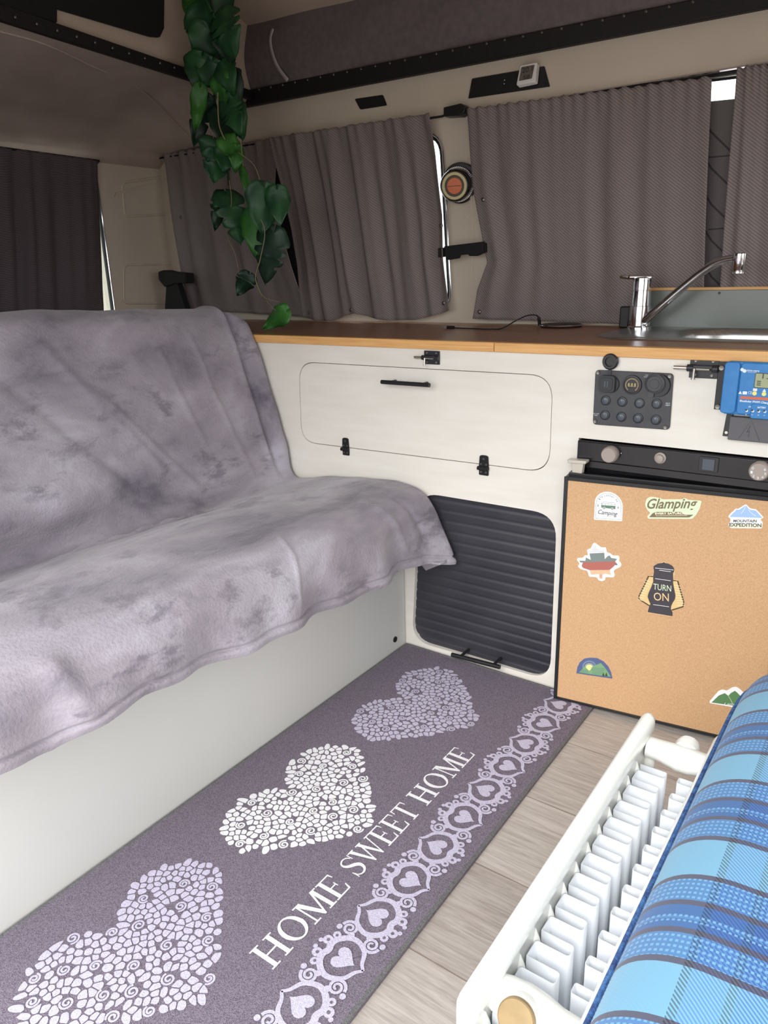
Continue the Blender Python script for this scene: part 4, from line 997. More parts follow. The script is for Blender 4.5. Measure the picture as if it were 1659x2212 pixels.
from mathutils import noise as NZ
prof = [(-0.655, 0.45), (-0.668, 0.62), (-0.668, 0.76), (-0.645, 0.806), (-0.60, 0.826), (-0.545, 0.831), (-0.503, 0.818), (-0.482, 0.785), (-0.450, 0.69), (-0.415, 0.585), (-0.380, 0.485), (-0.352, 0.425), (-0.325, 0.402), (-0.285, 0.404), (-0.22, 0.417), (-0.13, 0.428), (-0.04, 0.432), (0.025, 0.429), (0.065, 0.415), (0.088, 0.388), (0.098, 0.355), (0.104, 0.32), (0.110, 0.285)]
profs = smoothline([(a, 0, b) for a, b in prof], 7)
arc = [0]
for i in range(len(profs)-1): arc.append(arc[-1]+(profs[i+1]-profs[i]).length)
TOT = arc[-1]
iC = arc[12*7]   # crease
iT = arc[5*7]
def hem_z(y):
    # bottom hem line along the seat, measured against the front panel
    return interp([(-1.25, .330), (-1.05, .322), (-.98, .310), (-.90, .326), (-.84, .324), (-.70, .306), (-.60, .299), (-.42, .286), (-.25, .281), (-.13, .276), (-.04, .262), (0.02, .26)], y)
YE = -0.012
_r = random.Random(12)
CRUMPLE = []
for _i in range(46):
    _y = _r.uniform(-1.1, -0.08); _s = _r.uniform(iT+0.03, iC-0.02) if _i < 34 else _r.uniform(iC+0.05, TOT-0.1); _a = _r.uniform(-0.5, 0.7); _l = _r.uniform(0.03, 0.10)
    CRUMPLE.append((_y, _s, _y+_l*math.cos(_a), _s+_l*math.sin(_a)*0.6, _r.uniform(0.003, 0.006), -_r.uniform(0.0015, 0.003)))
def throw(u, v):
    s_ = (TOT-0.05)*u/0.86 if u < 0.86 else TOT-0.05+0.05*(u-0.86)/0.14
    k = 0
    while k < len(arc)-2 and arc[k+1] < s_: k += 1
    t = (s_-arc[k])/(arc[k+1]-arc[k]); p = profs[k].lerp(profs[k+1], t)
    tan = (profs[k+1]-profs[k]).normalized(); nrm = Vector((-tan.z, 0, tan.x));
    if nrm.z < 0 and s_ > iT and False: nrm = -nrm
    y0 = -1.215+v*(1.215+YE)
    side = 0
    y = y0
    p = Vector((p.x, y, p.z))
    # crease drifts deeper to the left (towards the camera's left)
    left = smooth01((-0.05-y)/0.8)
    cz = math.exp(-((s_-iC)/0.09)**2)
    p.x -= cz*0.055*left
    p.z += cz*(-0.004-0.010*left)
    p.x += 0.020*left*math.exp(-((s_-iC+0.10)/0.05)**2)
    # seat surface a little lower at the right end of the crease; rounded bulge mid seat
    if s_ > iC: p.z += 0.010*math.sin(max(0, min(1, (s_-iC)/0.38))*PI)*smooth01((-0.1-y)/0.3)
    # top of back sags slightly, soft undulation
    if s_ < iC: p.z += 0.012*left*math.exp(-((s_-iT)/0.12)**2)+0.003*math.sin(y*9)
    # front drape: hem height
    zlast = prof[-1][1]
    dr_ = smooth01((s_-(TOT-0.13))/0.13)
    p.z += (hem_z(y)-zlast)*dr_
    p.x += dr_*0.010*math.sin(y*21+1.2)*(1.0) + dr_*0.007*math.sin(y*47+0.3)
    # stitched hem ridge
    dh = TOT-s_
    p += nrm*(-0.0045*math.exp(-((dh-0.017)/0.0030)**2) + 0.0025*math.exp(-((dh-0.008)/0.006)**2))
    # creases and wrinkles
    w1 = NZ.noise(Vector((s_*5.5, y*3.2, 1.7))); w2 = NZ.noise(Vector((s_*14+2, y*10, 4.1))); w3 = NZ.noise(Vector((s_*30, y*22, 9.0)))
    amp = 1.0
    p += nrm*(0.007*w1+0.0032*w2+0.001*w3)*amp
    for (ya, sa, yb, sb, wd, h_) in CRUMPLE:
        if abs(s_-sa) < 0.06:
            dy_, ds_ = yb-ya, sb-sa; L2_ = dy_*dy_+ds_*ds_; t_ = ((y-ya)*dy_+(s_-sa)*ds_)/L2_
            if 0 < t_ < 1:
                dd_ = abs((y-ya)*ds_-(s_-sa)*dy_)/math.sqrt(L2_)+0.004*math.sin(t_*9+ya*50); p += nrm*h_*math.sin(PI*t_)*math.exp(-(dd_/wd)**2)
    # long diagonal folds on the back, left part
    for (ya, sa, yb, sb, wd, h_) in ((-0.72, iT+0.08, -0.42, iC-0.04, 0.020, -0.007), (-0.60, iT+0.05, -0.36, iC-0.08, 0.016, 0.006), (-0.50, iT+0.18, -0.28, iC-0.02, 0.012, 0.005), (-0.30, iT+0.1, -0.24, iC-0.12, 0.009, 0.003), (-0.20, iT+0.06, -0.13, iC-0.02, 0.008, 0.003),
                                 (-0.20, TOT-0.20, -0.13, TOT-0.02, 0.012, 0.006), (-0.12, TOT-0.17, -0.05, TOT-0.02, 0.010, -0.006), (-0.44, TOT-0.22, -0.50, TOT-0.02, 0.006, 0.0035), (-0.95, TOT-0.16, -0.93, TOT-0.0, 0.02, 0.012), (-0.70, iC+0.02, -0.30, iC+0.05, 0.03, 0.010), (-0.32, iC+0.03, -0.16, iC+0.16, 0.02, 0.004)):
        tt = (s_-sa)/(sb-sa)
        yc = ya+(yb-ya)*tt; env = smooth01(min(tt, 1-tt)*4+0.15) if 0 < tt < 1 else 0
        if env: p += nrm*h_*env*math.exp(-((y-yc)/wd)**2)
    # right end: cloth turns round the end of the back and hangs down
    ee = smooth01((y-(YE-0.075))/0.075)
    if s_ < iC:
        kk = smooth01((iC+0.00-s_)/0.12)
        e3 = smooth01((y-(YE-0.022))/0.022)
        p.x += 0.026*smooth01((y-(YE-0.05))/0.05)*kk*(1 if s_ > iT else 0.5); p.z -= 0.026*smooth01((y-(YE-0.06))/0.06)**2*math.exp(-((s_-iT)/0.10)**2)
        p += nrm*0.006*kk*math.exp(-((y-(YE-0.052))/0.008)**2) - nrm*0.013*kk*math.exp(-((y-(YE-0.036))/0.008)**2) + nrm*0.004*kk*math.exp(-((y-(YE-0.015))/0.009)**2)
    else:
        # seat end rounds down, drape corner swings outwards
        k2 = smooth01((s_-iC-0.05)/0.2); p.z -= 0.003*ee**2*k2
        p.x += 0.034*dr_*ee*(s_ > TOT-0.2); p.z -= 0.004*ee*dr_
    return p
mb = MB(M['throw']); mb.grid(throw, 380, 300)
o = mb.build('throw_blanket', smooth=80, solid=0.006)
tag(o, 'grey brushed velour throw draped over the bench seat and backrest', 'throw')
# folded-back corner of the throw hanging at the seat end
mb = MB(M['throw'])
def cor(u, v):
    y = -0.060+0.050*u; x = 0.135-0.055*v+0.004*math.sin(u*5); z = 0.270-0.034*(1-abs(2*u-1.0))*v-0.002*v
    return (x, y, z)
mb.grid(cor, 10, 8); mb.build('turned_corner', o, solid=0.005)

# ================================================================== CURTAINS
CURY = 0.484
KP_ = Plane((0, CURY, 0), (1, 0, 0), (0, 0, 1))
rod = MB(M['matt'])
ra = KP_.at(KP_.px((318, 341))); rb_ = KP_.at(KP_.px((955, 245)))
rc = KP_.at(KP_.px((1010, 237))); rd = KP_.at(KP_.px((1538, 169))); re = rd+(rd-rc).normalized()*0.75
crod = empty('curtain_rod', ((ra.x+rb_.x)/2, CURY, 1.30), 'thin black curtain rod over the side windows, left length', 'curtain rod')
dz_ = Vector((0, 0, -0.007)); rod.tube([ra+dz_, rb_+dz_, (rb_+rc)/2], 0.0030, seg=8); rod.build('rod', crod)
k = MB(M['black']); k.box(ra+Vector((-0.018, -0.008, -0.012)), ra+Vector((0.02, 0.024, 0.012))); k.build('bracket', crod, bevel=0.003)
crod2 = empty('curtain_rod', ((rc.x+re.x)/2, CURY, 1.29), 'thin black curtain rod above the right side window and sink', 'curtain rod')
rod = MB(M['matt']); rod.tube([(rb_+rc)/2+Vector((0.004, 0, 0)), rc+dz_, rd+Vector((0, 0, -0.004)), re+dz_], 0.0030, seg=8); rod.build('rod', crod2)
k = MB(M['black']); mq = (rb_+rc)/2; k.ext(Plane(mq, (rd-rc).normalized(), (0, 0, 1)), rpoly([(-0.030, -0.010), (0.020, -0.013), (0.034, -0.004), (0.034, 0.008), (0.022, 0.016), (-0.030, 0.012)], 0.003), -0.024, 0.008); k.build('bracket', crod2, bevel=0.003)

def curtain(topL, topR, botL, botR, folds, amp, seed, label, matn, pl=None, head_px=0, botdip=None, n0=0.0, group=None, edgeL=None, edgeR=None):
    """corners measured as sight lines on the curtain plane; cloth gets real pleats"""
    pl = pl or KP_
    a, b, c, d = pl.px(topL), pl.px(topR), pl.px(botL), pl.px(botR)
    rnd = random.Random(seed)
    ph = [(rnd.uniform(0, 6.28), rnd.uniform(0.7, 1.4)) for _ in range(5)]
    def fn(u, v):
        # v 0 top, 1 bottom
        tx = a[0]+(b[0]-a[0])*u; tz = a[1]+(b[1]-a[1])*u; bx = c[0]+(d[0]-c[0])*u; bz = c[1]+(d[1]-c[1])*u
        x = tx+(bx-tx)*v; z = tz+(bz-tz)*v
        if edgeL: x += (1-u)**3*interp(edgeL, v)
        if edgeR: x += u**3*interp(edgeR, v)
        if botdip: z += interp(botdip, u)*smooth01((v-0.8)/0.2)
        fo = 0
        for i, (p_, f_) in enumerate(ph):
            fo += math.sin(u*folds*f_*2*PI*(0.6+0.25*i)+p_+v*0.8*math.sin(p_*3))/(1+i*0.6)
        gather = math.exp(-v*9)
        fo2 = math.sin(u*folds*2*PI*2.6+ph[0][0])*gather*0.8
        ampv = amp*(0.45+0.55*smooth01(v*2.5))*(1-0.45*smooth01((v-0.75)*4))
        n = n0+ampv*fo*0.5+0.004*fo2+0.004*gather + 0.012*math.exp(-((v-0.45)/0.5)**2)
        if v < 0.02: z += 0.0016*math.sin(u*folds*2*PI*2.6)+0.003*NZ.noise(Vector((u*folds*3, seed, 0)))
        if abs(v-0.955) < 0.006: n -= 0.0012
        if abs(v-0.085) < 0.006: n -= 0.0010
        return pl.at((x, z), n)
    mb = MB(M[matn]); mb.grid(fn, 150, 70)
    o = mb.build('curtain', smooth=80, solid=0.0012); tag(o, label, 'curtain', group)
    return o, fn
def snap(o, fn, u, v, pl):
    k = MB(M['screw']); p = Vector(fn(u, v)); k.lathe(p+pl.n*0.0015, pl.n, [(0.006, 0), (0.0052, 0.002), (0.0028, 0.0035)], seg=14); k.build('snap_button', o)
o, f_ = curtain((358, 331), (600, 298), (408, 668), (662, 684), 5, 0.012, 3, 'grey side curtain behind the hanging vine, left of the dark slit', 'curtain', n0=-0.006, edgeL=[(0, 0), (0.5, 0.0), (1, 0)], edgeR=[(0, -.002), (.1, -.014), (.27, -.040), (.47, -.042), (.7, -.024), (.83, -.010), (1, .004)])
for u, v in ((0.06, .40), (0.99, .955)): snap(o, f_, u, v, KP_)
o, f_ = curtain((588, 300), (936, 247), (655, 684), (978, 674), 7, 0.020, 11, 'grey pleated side curtain between the dark slit and the round lamp', 'curtain', n0=0.012, edgeL=[(0, .008), (.1, .010), (.3, .026), (.5, .032), (.7, .027), (.85, .014), (1, .008)],
                botdip=[(0, 0), (.12, -.012), (.22, -.016), (.32, -.002), (.40, .006), (.5, -.008), (.62, -.018), (.8, -.018), (.92, -.006), (1, .006)], edgeR=[(0, 0), (.2, .010), (.5, .015), (.72, .002), (.85, .001), (1, 0)])
for u, v in ((0.06, .965), (0.38, .975), (0.985, .55), (0.96, .95)): snap(o, f_, u, v, KP_)
o, f_ = curtain((1012, 236), (1540, 167), (1022, 688), (1520, 706), 8, 0.007, 23, 'wide grey twill curtain between the round lamp and the tap', 'curtain', edgeL=[(0, 0), (.35, .012), (.72, .050), (.85, .018), (1, 0)], edgeR=[(0, 0), (1, 0)])
for u, v in ((0.05, .42), (0.03, .965)): snap(o, f_, u, v, KP_)
o, f_ = curtain((1597, 150), (1830, 118), (1552, 712), (1860, 722), 5, 0.010, 31, 'grey twill curtain at the right edge behind the tap spout', 'curtain', n0=0.006)
# quilted insulation mat inside the right window
QP2 = Plane((0, 0.503, 0), (1, 0, 0), (0, 0, 1))
mb = MB(M['quilt'], M['stitch']); q = [QP2.px(p) for p in [(1450, 228), (1680, 205), (1680, 720), (1450, 715)]]; mb.ext(QP2, q, -0.004, 0.004)
for i in range(7):
    y_ = 285+i*78
    mb.ribbon(QP2, [QP2.px((1500, y_-60), .0045), QP2.px((1536, y_), .0045), QP2.px((1585, y_+48), .0045)], .004, .0045, M['stitch'])
    if i % 2 == 0: mb.ribbon(QP2, [QP2.px((1530, y_+55), .0045), QP2.px((1590, y_+50), .0045)], .003, .0046, M['stitch'])
tag(mb.build('window_mat', smooth=0), 'grey quilted window mat showing between the two right-hand curtains', 'mat')

# rear curtain
KR = Plane((-1.345, 0, 0), (0, 1, 0), (0, 0, 1))
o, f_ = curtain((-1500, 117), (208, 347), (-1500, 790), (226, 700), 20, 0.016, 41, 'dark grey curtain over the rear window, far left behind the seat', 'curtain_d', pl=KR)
a = KR.at(KR.px((-1450, 124)), 0.0); b = KR.at(KR.px((214, 348)), 0.0)
crod3 = empty('curtain_rod', ((a+b)/2), 'thin black curtain rod over the rear window, far left', 'curtain rod')
k = MB(M['matt']); k.tube([a, b, b+Vector((-0.03, 0.01, -0.003))], 0.004, seg=8); k.build('rod', crod3)
mb = MB(M['matt']); q = [WS.px(p, 0.012) for p in [(572, 330), (612, 325), (690, 640), (610, 650)]]; mb.ext(WS, q, 0.0, 0.006)  # black strip added on the wall to stand for the shade in the curtain slit
tag(mb.build('slit_shade_strip', smooth=0), 'black strip added on the wall as the shade in the slit between two side curtains', 'strip')

# ================================================================== WALL FITTINGS
# round lamp on the pillar
LB_ = WS.at(WS.px((996, 395)))
lamp = empty('round_lamp', LB_, 'round chrome-rimmed lamp with an orange centre on the pillar between curtains', 'lamp')
fc_ = Plane((0, 0.44, 0), (1, 0, 0), (0, 0, 1)); F_ = fc_.at(fc_.px((981, 402)))
ax = (F_-LB_).normalized(); hh = (F_-LB_).length
k = MB(M['black']); k.lathe(LB_, ax, [(0.048, 0.0), (0.052, 0.008), (0.050, 0.016), (0.043, 0.018)], seg=48); k.build('base', lamp)
k = MB(M['chrome'])
k.lathe(LB_+ax*0.018, ax, [(0.043, 0), (0.0425, 0.022), (0.041, 0.026)], seg=64)
a_ = ax.cross(Vector((0, 0, 1))).normalized(); b_ = ax.cross(a_)
for i in range(60):
    an = 2*PI*i/60; q = LB_+ax*0.020+(a_*math.cos(an)+b_*math.sin(an))*0.0428; k.tube([q, q+ax*0.020], 0.0012, seg=5)
k.build('ribbed_rim', lamp)
k = MB(M['dchrome']); k.lathe(LB_+ax*0.042, ax, [(0.041, 0), (0.0405, hh-0.050), (0.038, hh-0.045), (0.036, hh-0.046)], seg=56); k.build('housing', lamp)
k = MB(M['olive'], M['ring'], M['amber']); H0 = LB_+ax*(hh-0.0035)
k.lathe(H0, ax, [(0.0365, 0), (0.0345, 0.0012), (0.0335, 0.0014), (0.0265, 0.0014), (0.0255, 0.0006), (0.0205, 0.0006), (0.0195, 0.0020), (0.001, 0.0024)], [M['olive'], M['olive'], M['ring'], M['olive'], M['olive'], M['amber'], M['amber']], seg=48)
k.tube([H0+ax*0.0026-a_*0.018, H0+ax*0.0026+a_*0.018], 0.0006, M['olive'], seg=6); k.build('face', lamp)
# strap buckle between the curtains
stp = empty('strap_buckle', WS.at(WS.px((1003, 541))), 'black strap with buckle across the cream pillar below the round lamp', 'strap')
k = MB(M['matt']); SB = Plane((0, 0.455, 0), (1, 0, 0), (0, 0, 1))
k.ext(SB, rpoly([SB.px(p) for p in [(960, 532), (1044, 522), (1045, 546), (1030, 553), (1014, 553), (1012, 548), (993, 550), (990, 558), (965, 562)]], 0.003), -0.010, 0.004); k.build('buckle', stp, bevel=0.002)
k = MB(M['rail']); k.ext(SB, [SB.px(p, -0.02) for p in [(950, 536), (1052, 525), (1052, 545), (950, 556)]], -0.028, -0.010); k.build('webbing', stp, bevel=0.001)
# hole plug on pillar
k = MB(M['cream']); k.lathe(WS.at(WS.px((1012, 467))), WS.n, [(0.005, 0), (0.0045, 0.0012)], seg=16); struct(k.build('trim_3'))
k = MB(M['cream']); q = [WS.px(p) for p in [(1006, 340), (1010, 338), (1020, 420), (1026, 520), (1022, 590), (1018, 590), (1022, 520), (1016, 425)]]; k.ext(WS, q, 0, 0.002); struct(k.build('trim_4'))

# speaker grilles
k = MB(M['matt']); k.ext(WS, rpoly([WS.px(p) for p in [(767, 214), (828, 205), (837, 228), (779, 237)]], 0.005), 0.0, 0.003)
g1 = k.build('vent_grille', bevel=0.001); tag(g1, 'small black rectangular vent on the cream wall above the left curtains', 'vent')
k = MB(M['black']); k.ext(WS, rpoly([WS.px(p, .002) for p in [(1020, 170), (1176, 143), (1188, 187), (1012, 213)]], 0.002), 0.0, 0.004)
g2 = k.build('wall_plate', bevel=0.001); tag(g2, 'long black wall plate behind the white thermometer, above the wide curtain', 'wall plate')
k = MB(M['print']); k.lathe(WS.at(WS.px((1090, 173), .004), .004), WS.n, [(0.0014, 0), (0.0012, 0.0005)], seg=8); k.build('rivet', g2)
k = MB(M['print']); k.lathe(WS.at(WS.px((1089, 181), .004), .004), WS.n, [(0.0014, 0), (0.0012, 0.0005)], seg=8); k.build('rivet', g2)
# thermometer leaning on the plate
TH = Plane(WS.at(WS.px((1138, 165), .02), .030), (0.985, 0.10, 0.0), (0.0, 0.12, 0.99)); 
tq = [TH.px(p) for p in [(1123, 141), (1160, 134), (1156, 176), (1115, 184)]]
th = empty('thermometer', TH.o, 'small white digital thermometer stuck on the long black wall plate', 'thermometer')
k = MB(M['whitep']); k.ext(TH, rpoly(tq, 0.004), -0.022, 0.0); k.build('case', th, bevel=0.002)
k = MB(M['dlcd'], M['panel_d']); tl = [TH.px(p) for p in [(1126, 145), (1155, 140), (1149, 170), (1121, 175)]]; k.ext(TH, rpoly(tl, 0.002), 0.0, 0.0006)
text(k, TH, '20.1', TH.px((1128, 158)), TH.px((1150, 154)), 0.012, 0.0009, M['panel_d']); text(k, TH, '58', TH.px((1130, 172)), TH.px((1144, 170)), 0.009, 0.0009, M['panel_d']); k.build('display', th, smooth=0)

# seat belt guide near the rear pillar
BG = Plane((0, 0.415, 0), (1, 0, 0), (0, 0, 1))
bg_ = empty('belt_guide', BG.at(BG.px((375, 630))), 'black belt guide with a tapering strap beside the rear pillar', 'belt guide')
k = MB(M['matt']); k.ext(BG, rpoly([BG.px(p) for p in [(346, 587), (358, 583), (372, 587), (405, 590), (406, 612), (380, 612), (374, 616), (360, 620), (347, 604)]], 0.006), -0.03, 0.01); k.build('head', bg_, bevel=0.003)
k = MB(M['matt']); k.ext(BG, [BG.px(p) for p in [(361, 614), (384, 610), (407, 682), (357, 682)]], -0.02, 0.004); k.build('strap', bg_, bevel=0.001)

# ================================================================== RADIATOR
RX0, RX1, RT, RYF, RYN = 0.740, 0.829, 0.350, -0.525, -1.013
rad = empty('radiator', ((RX0+RX1)/2, (RYF+RYN)/2, 0), 'white double panel radiator with open top fins standing on the floor by the blue cushion', 'radiator')
def rpanel(xc, label, inner):
    k = MB(M['rad']); half = 0.0095
    prof_ = [(-half*.55, 0.05), (-half, 0.06), (-half, RT-0.014)]+[(-half*math.cos(a), RT-0.012+0.012*math.sin(a)) for a in [PI*i/10 for i in range(1, 10)]]+[(half, RT-0.014), (half, RT-0.020), (half*.45, RT-0.034), (half*.45, 0.08), (half*.5, 0.05)]
    if inner < 0: prof_ = [(-p[0], p[1]) for p in prof_]
    n_ = len(prof_); ys = [RYN, RYN+0.004]+[RYN+0.01+(RYF-RYN-0.02)*i/12 for i in range(13)]+[RYF-0.004, RYF]
    vs = []; 
    for j, y in enumerate(ys):
        e_ = 0.55 if j in (0, len(ys)-1) else (0.9 if j in (1, len(ys)-2) else 1)
        for (px_, pz) in prof_: vs.append((xc+px_*e_, y, pz-(0 if e_ == 1 else (1-e_)*0.008*(pz > .2))))
    fs = []
    for j in range(len(ys)-1):
        for i in range(n_): fs.append((j*n_+i, j*n_+(i+1) % n_, (j+1)*n_+(i+1) % n_, (j+1)*n_+i))
    fs.append(list(range(n_))[::-1]); fs.append([(len(ys)-1)*n_+i for i in range(n_)])
    k.add(vs, fs)
    # water channels pressed into the inner face, pointed at the top
    for i in range(13):
        y = RYF-0.058-i*0.0333
        if y < RYN+0.03: break
        xi = xc+inner*half*.45
        rr = [(0.000, RT-0.040), (0.004, RT-0.052), (0.007, RT-0.068), (0.0075, 0.09), (0.0, 0.075)]
        vs = []; sg = 10
        for (r_, z_) in rr:
            for q_ in range(sg+1):
                an = PI*q_/sg; vs.append((xi+inner*max(r_, .0002)*1.0*math.sin(an), y+max(r_, .0002)*1.2*math.cos(an), z_))
        k.add(vs, [(a*(sg+1)+b, a*(sg+1)+b+1, (a+1)*(sg+1)+b+1, (a+1)*(sg+1)+b) for a in range(len(rr)-1) for b in range(sg)])
    o = k.build(label, rad, smooth=50); return o
rpanel(RX0, 'front_panel', 1); rpanel(RX1, 'rear_panel', -1)
def fins(xa, xb, nm):
    """corrugated sheet: closed fingers reaching from the panel into the gap"""
    k = MB(M['fin']); path = []; P0 = 0.0333; y = RYF-0.050; sgn = 1 if xb > xa else -1
    z0, z1 = 0.07, RT-0.048
    while y > RYN+0.012:
        f = 0.0125
        path += [(xa, y), (xb-sgn*.0025, y), (xb-sgn*.0007, y-.0007), (xb, y-.0025), (xb, y-f+.0025), (xb-sgn*.0007, y-f+.0007), (xb-sgn*.0025, y-f), (xa+sgn*.0022, y-f), (xa, y-f-.0022)]
        y2 = y-P0/1
        path += [(xa, y2+.004)]
        y = y2
    vs = [(p[0], p[1], z0) for p in path]+[(p[0], p[1], z1) for p in path]; n_ = len(path)
    k.add(vs, [(i, i+1, n_+i+1, n_+i) for i in range(n_-1)])
    o = k.build(nm, rad, smooth=30, solid=0.0010); return o
fins(RX0+0.0065, 0.779, 'convector_fins'); fins(RX1-0.0065, 0.7935, 'convector_fins')
zc = RT-0.040
k = MB(M['rad'])
yf = RYF-0.020
k.tube([(RX0+.006, yf, zc), (RX0+.022, yf, zc), (RX0+.034, yf, zc-.001), (RX0+.045, yf, zc-.002), (RX0+.058, yf, zc-.002), (RX0+.070, yf, zc-.001), (RX1-.006, yf, zc)], [.0135, .0138, .0155, .0170, .0170, .0150, .0140], seg=24)
k.build('top_connector', rad)
k = MB(M['rad']); k.tube([(RX0+.009, yf+.004, 0.06), (RX0+.009, yf+.004, zc)], .0075, seg=16); k.build('riser_pipe', rad)
k = MB(M['rad']); vx = RX0+.050
k.lathe((vx, yf+.010, zc+.002), (0, 1, 0.1), [(0.0155, 0), (0.0155, 0.010), (0.0135, 0.012), (0.0135, 0.017)], seg=28); k.build('vent_collar', rad)
k = MB(M['whitep']); k.lathe((vx, yf+.027, zc+.004), (0, 1, 0.1), [(0.009, 0), (0.009, 0.006), (0.008, 0.007)], seg=6); k.build('air_vent', rad)
k = MB(M['rad']); yn = RYN+0.052
k.tube([(RX0+.004, yn, zc), (RX0+.014, yn, zc+.001), (RX0+.030, yn, zc+.001), (RX0+.046, yn, zc), (RX0+.060, yn, zc-.001), (RX1-.006, yn, zc-.001)], [.0150, .0170, .0185, .0175, .0150, .0140], seg=24); k.build('near_connector', rad)
k = MB(M['rad'], M['brass']); pc = Vector((RX0+.0315, yn-.006, zc+.002)); axp = Vector((0, -1, 0.55)).normalized()
k.lathe(pc, axp, [(0.0175, 0), (0.0175, 0.012), (0.0170, 0.0135)], M['rad'], seg=36); k.lathe(pc, axp, [(0.0160, 0.0130), (0.0160, 0.0175), (0.0150, 0.0185)], M['brass'], seg=36); k.build('end_plug', rad)['label'] = 'round brass end plug'
for yy in (RYF-.06, RYN+.06):
    k = MB(M['rad']); k.box((RX0-.008, yy-.012, 0), (RX1+.008, yy+.012, 0.004)); k.box((RX0-.005, yy-.010, 0.004), (RX0+.003, yy+.010, 0.052)); k.box((RX1-.003, yy-.010, 0.004), (RX1+.005, yy+.010, 0.052)); k.build('foot', rad)

# ================================================================== CUSHIONED STOOL BESIDE IT
CZ = RT+0.006
bn = empty('low_bench', (1.1, -0.75, 0), 'white low bench under the blue plaid cushion at the right edge', 'bench')
k = MB(M['base']); k.box((0.862, -1.17, 0.0), (1.33, -0.40, CZ-0.003)); k.build('box', bn, bevel=0.004)
cu = empty('plaid_cushion', (1.08, -0.78, CZ), 'blue tartan seat cushion with stitched piping, lower right corner', 'cushion')
cx0, cx1, cy0, cy1 = 0.8345, 1.36, -1.20, -0.405
def cush(u, v):
    # superellipse pad: u around, v from seam (0) to middle of the top (1)
    an = 2*PI*u; ex = 0.16
    cx_, cy_ = (cx0+cx1)/2, (cy0+cy1)/2; hx, hy = (cx1-cx0)/2, (cy1-cy0)/2
    ca, sa = math.cos(an), math.sin(an)
    X = math.copysign(abs(ca)**ex, ca); Y = math.copysign(abs(sa)**ex, sa)
    r = 1-v
    ins_ = 0.085*(1-(1-min(1, v/0.45))**2) if v < 0.45 else None
    k1 = min(1, v/0.45); dd = 0.075*(1-math.cos(k1*PI/2)); hz_ = 0.058*math.sin(k1*PI/2)
    if v < 0.45: return (cx_+X*(hx-dd), cy_+Y*(hy-dd), CZ+0.012+hz_)
    k2 = (v-0.45)/0.55
    return (cx_+X*(hx-0.075)*(1-k2*.999), cy_+Y*(hy-0.075)*(1-k2*.999), CZ+0.012+0.058+0.008*math.sin(k2*PI/2))
k = MB(M['plaid']); k.grid(cush, 181, 30); 
k.grid(lambda u, v: (lambda q: (q[0], q[1], CZ+0.012-0.010*math.sin(min(1, v*3)*PI/2)))(cush(u, v*0.45 if v < .5 else .225+(v-.5)*1.55)), 181, 12, flip=True)
cs_ = k.build('cover', cu, smooth=70)
def edge(u): q = cush(u, 0.0); cx_, cy_ = (cx0+cx1)/2, (cy0+cy1)/2; return Vector((q[0]+(0.002 if q[0] > cx_ else -0.002), q[1], CZ+0.012))
k = MB(M['piping']); k.tube([edge(i/240) for i in range(240)], 0.0036, closed=True, seg=8); k.build('piping', cu)

# ================================================================== RUG
RZ0 = 0.0005; RTOP = 0.007
rug = empty('kitchen_rug', (0.252, -0.59, 0.0), 'purple-grey floor runner with three hearts and the words Home Sweet Home', 'rug')
rx0, rx1, ry0, ry1 = 0.004, 0.500, -1.185, -0.006
RG = Plane((0, 0, RTOP), (0, 1, 0), (-1, 0, 0))       # u = +Y (reading direction), v = -X (letter tops), n = +Z
rm = MB(M['rug'])
rm.box((rx0, ry0, RZ0), (rx1, ry1, RTOP))
rnd = random.Random(5)
def clip(poly, nx, ny, d):
    out_ = []; k_ = len(poly)
    for i in range(k_):
        a_ = poly[i]; b_ = poly[(i+1) % k_]; da = a_[0]*nx+a_[1]*ny-d; db = b_[0]*nx+b_[1]*ny-d
        if da <= 0: out_.append(a_)
        if (da < 0) != (db < 0) and abs(da-db) > 1e-12:
            t = da/(da-db); out_.append((a_[0]+(b_[0]-a_[0])*t, a_[1]+(b_[1]-a_[1])*t))
    return out_
def in_heart(u, v, cu_, vt, vb, hw):
    # point up-side: lobes at v top, tip at v bottom
    y = (v-vb)/(vt-vb); x = (u-cu_)/hw
    if y < 0 or y > 1: return False
    if y < 0.62:
        w_ = (y/0.62)**0.78*0.99
        return abs(x) < w_
    # lobes
    for s2 in (-1, 1):
        if ((x-s2*0.49)/0.51)**2+((y-0.62)/0.38)**2 < 1: return True
    return abs(x) < 0.2 and y < 0.76
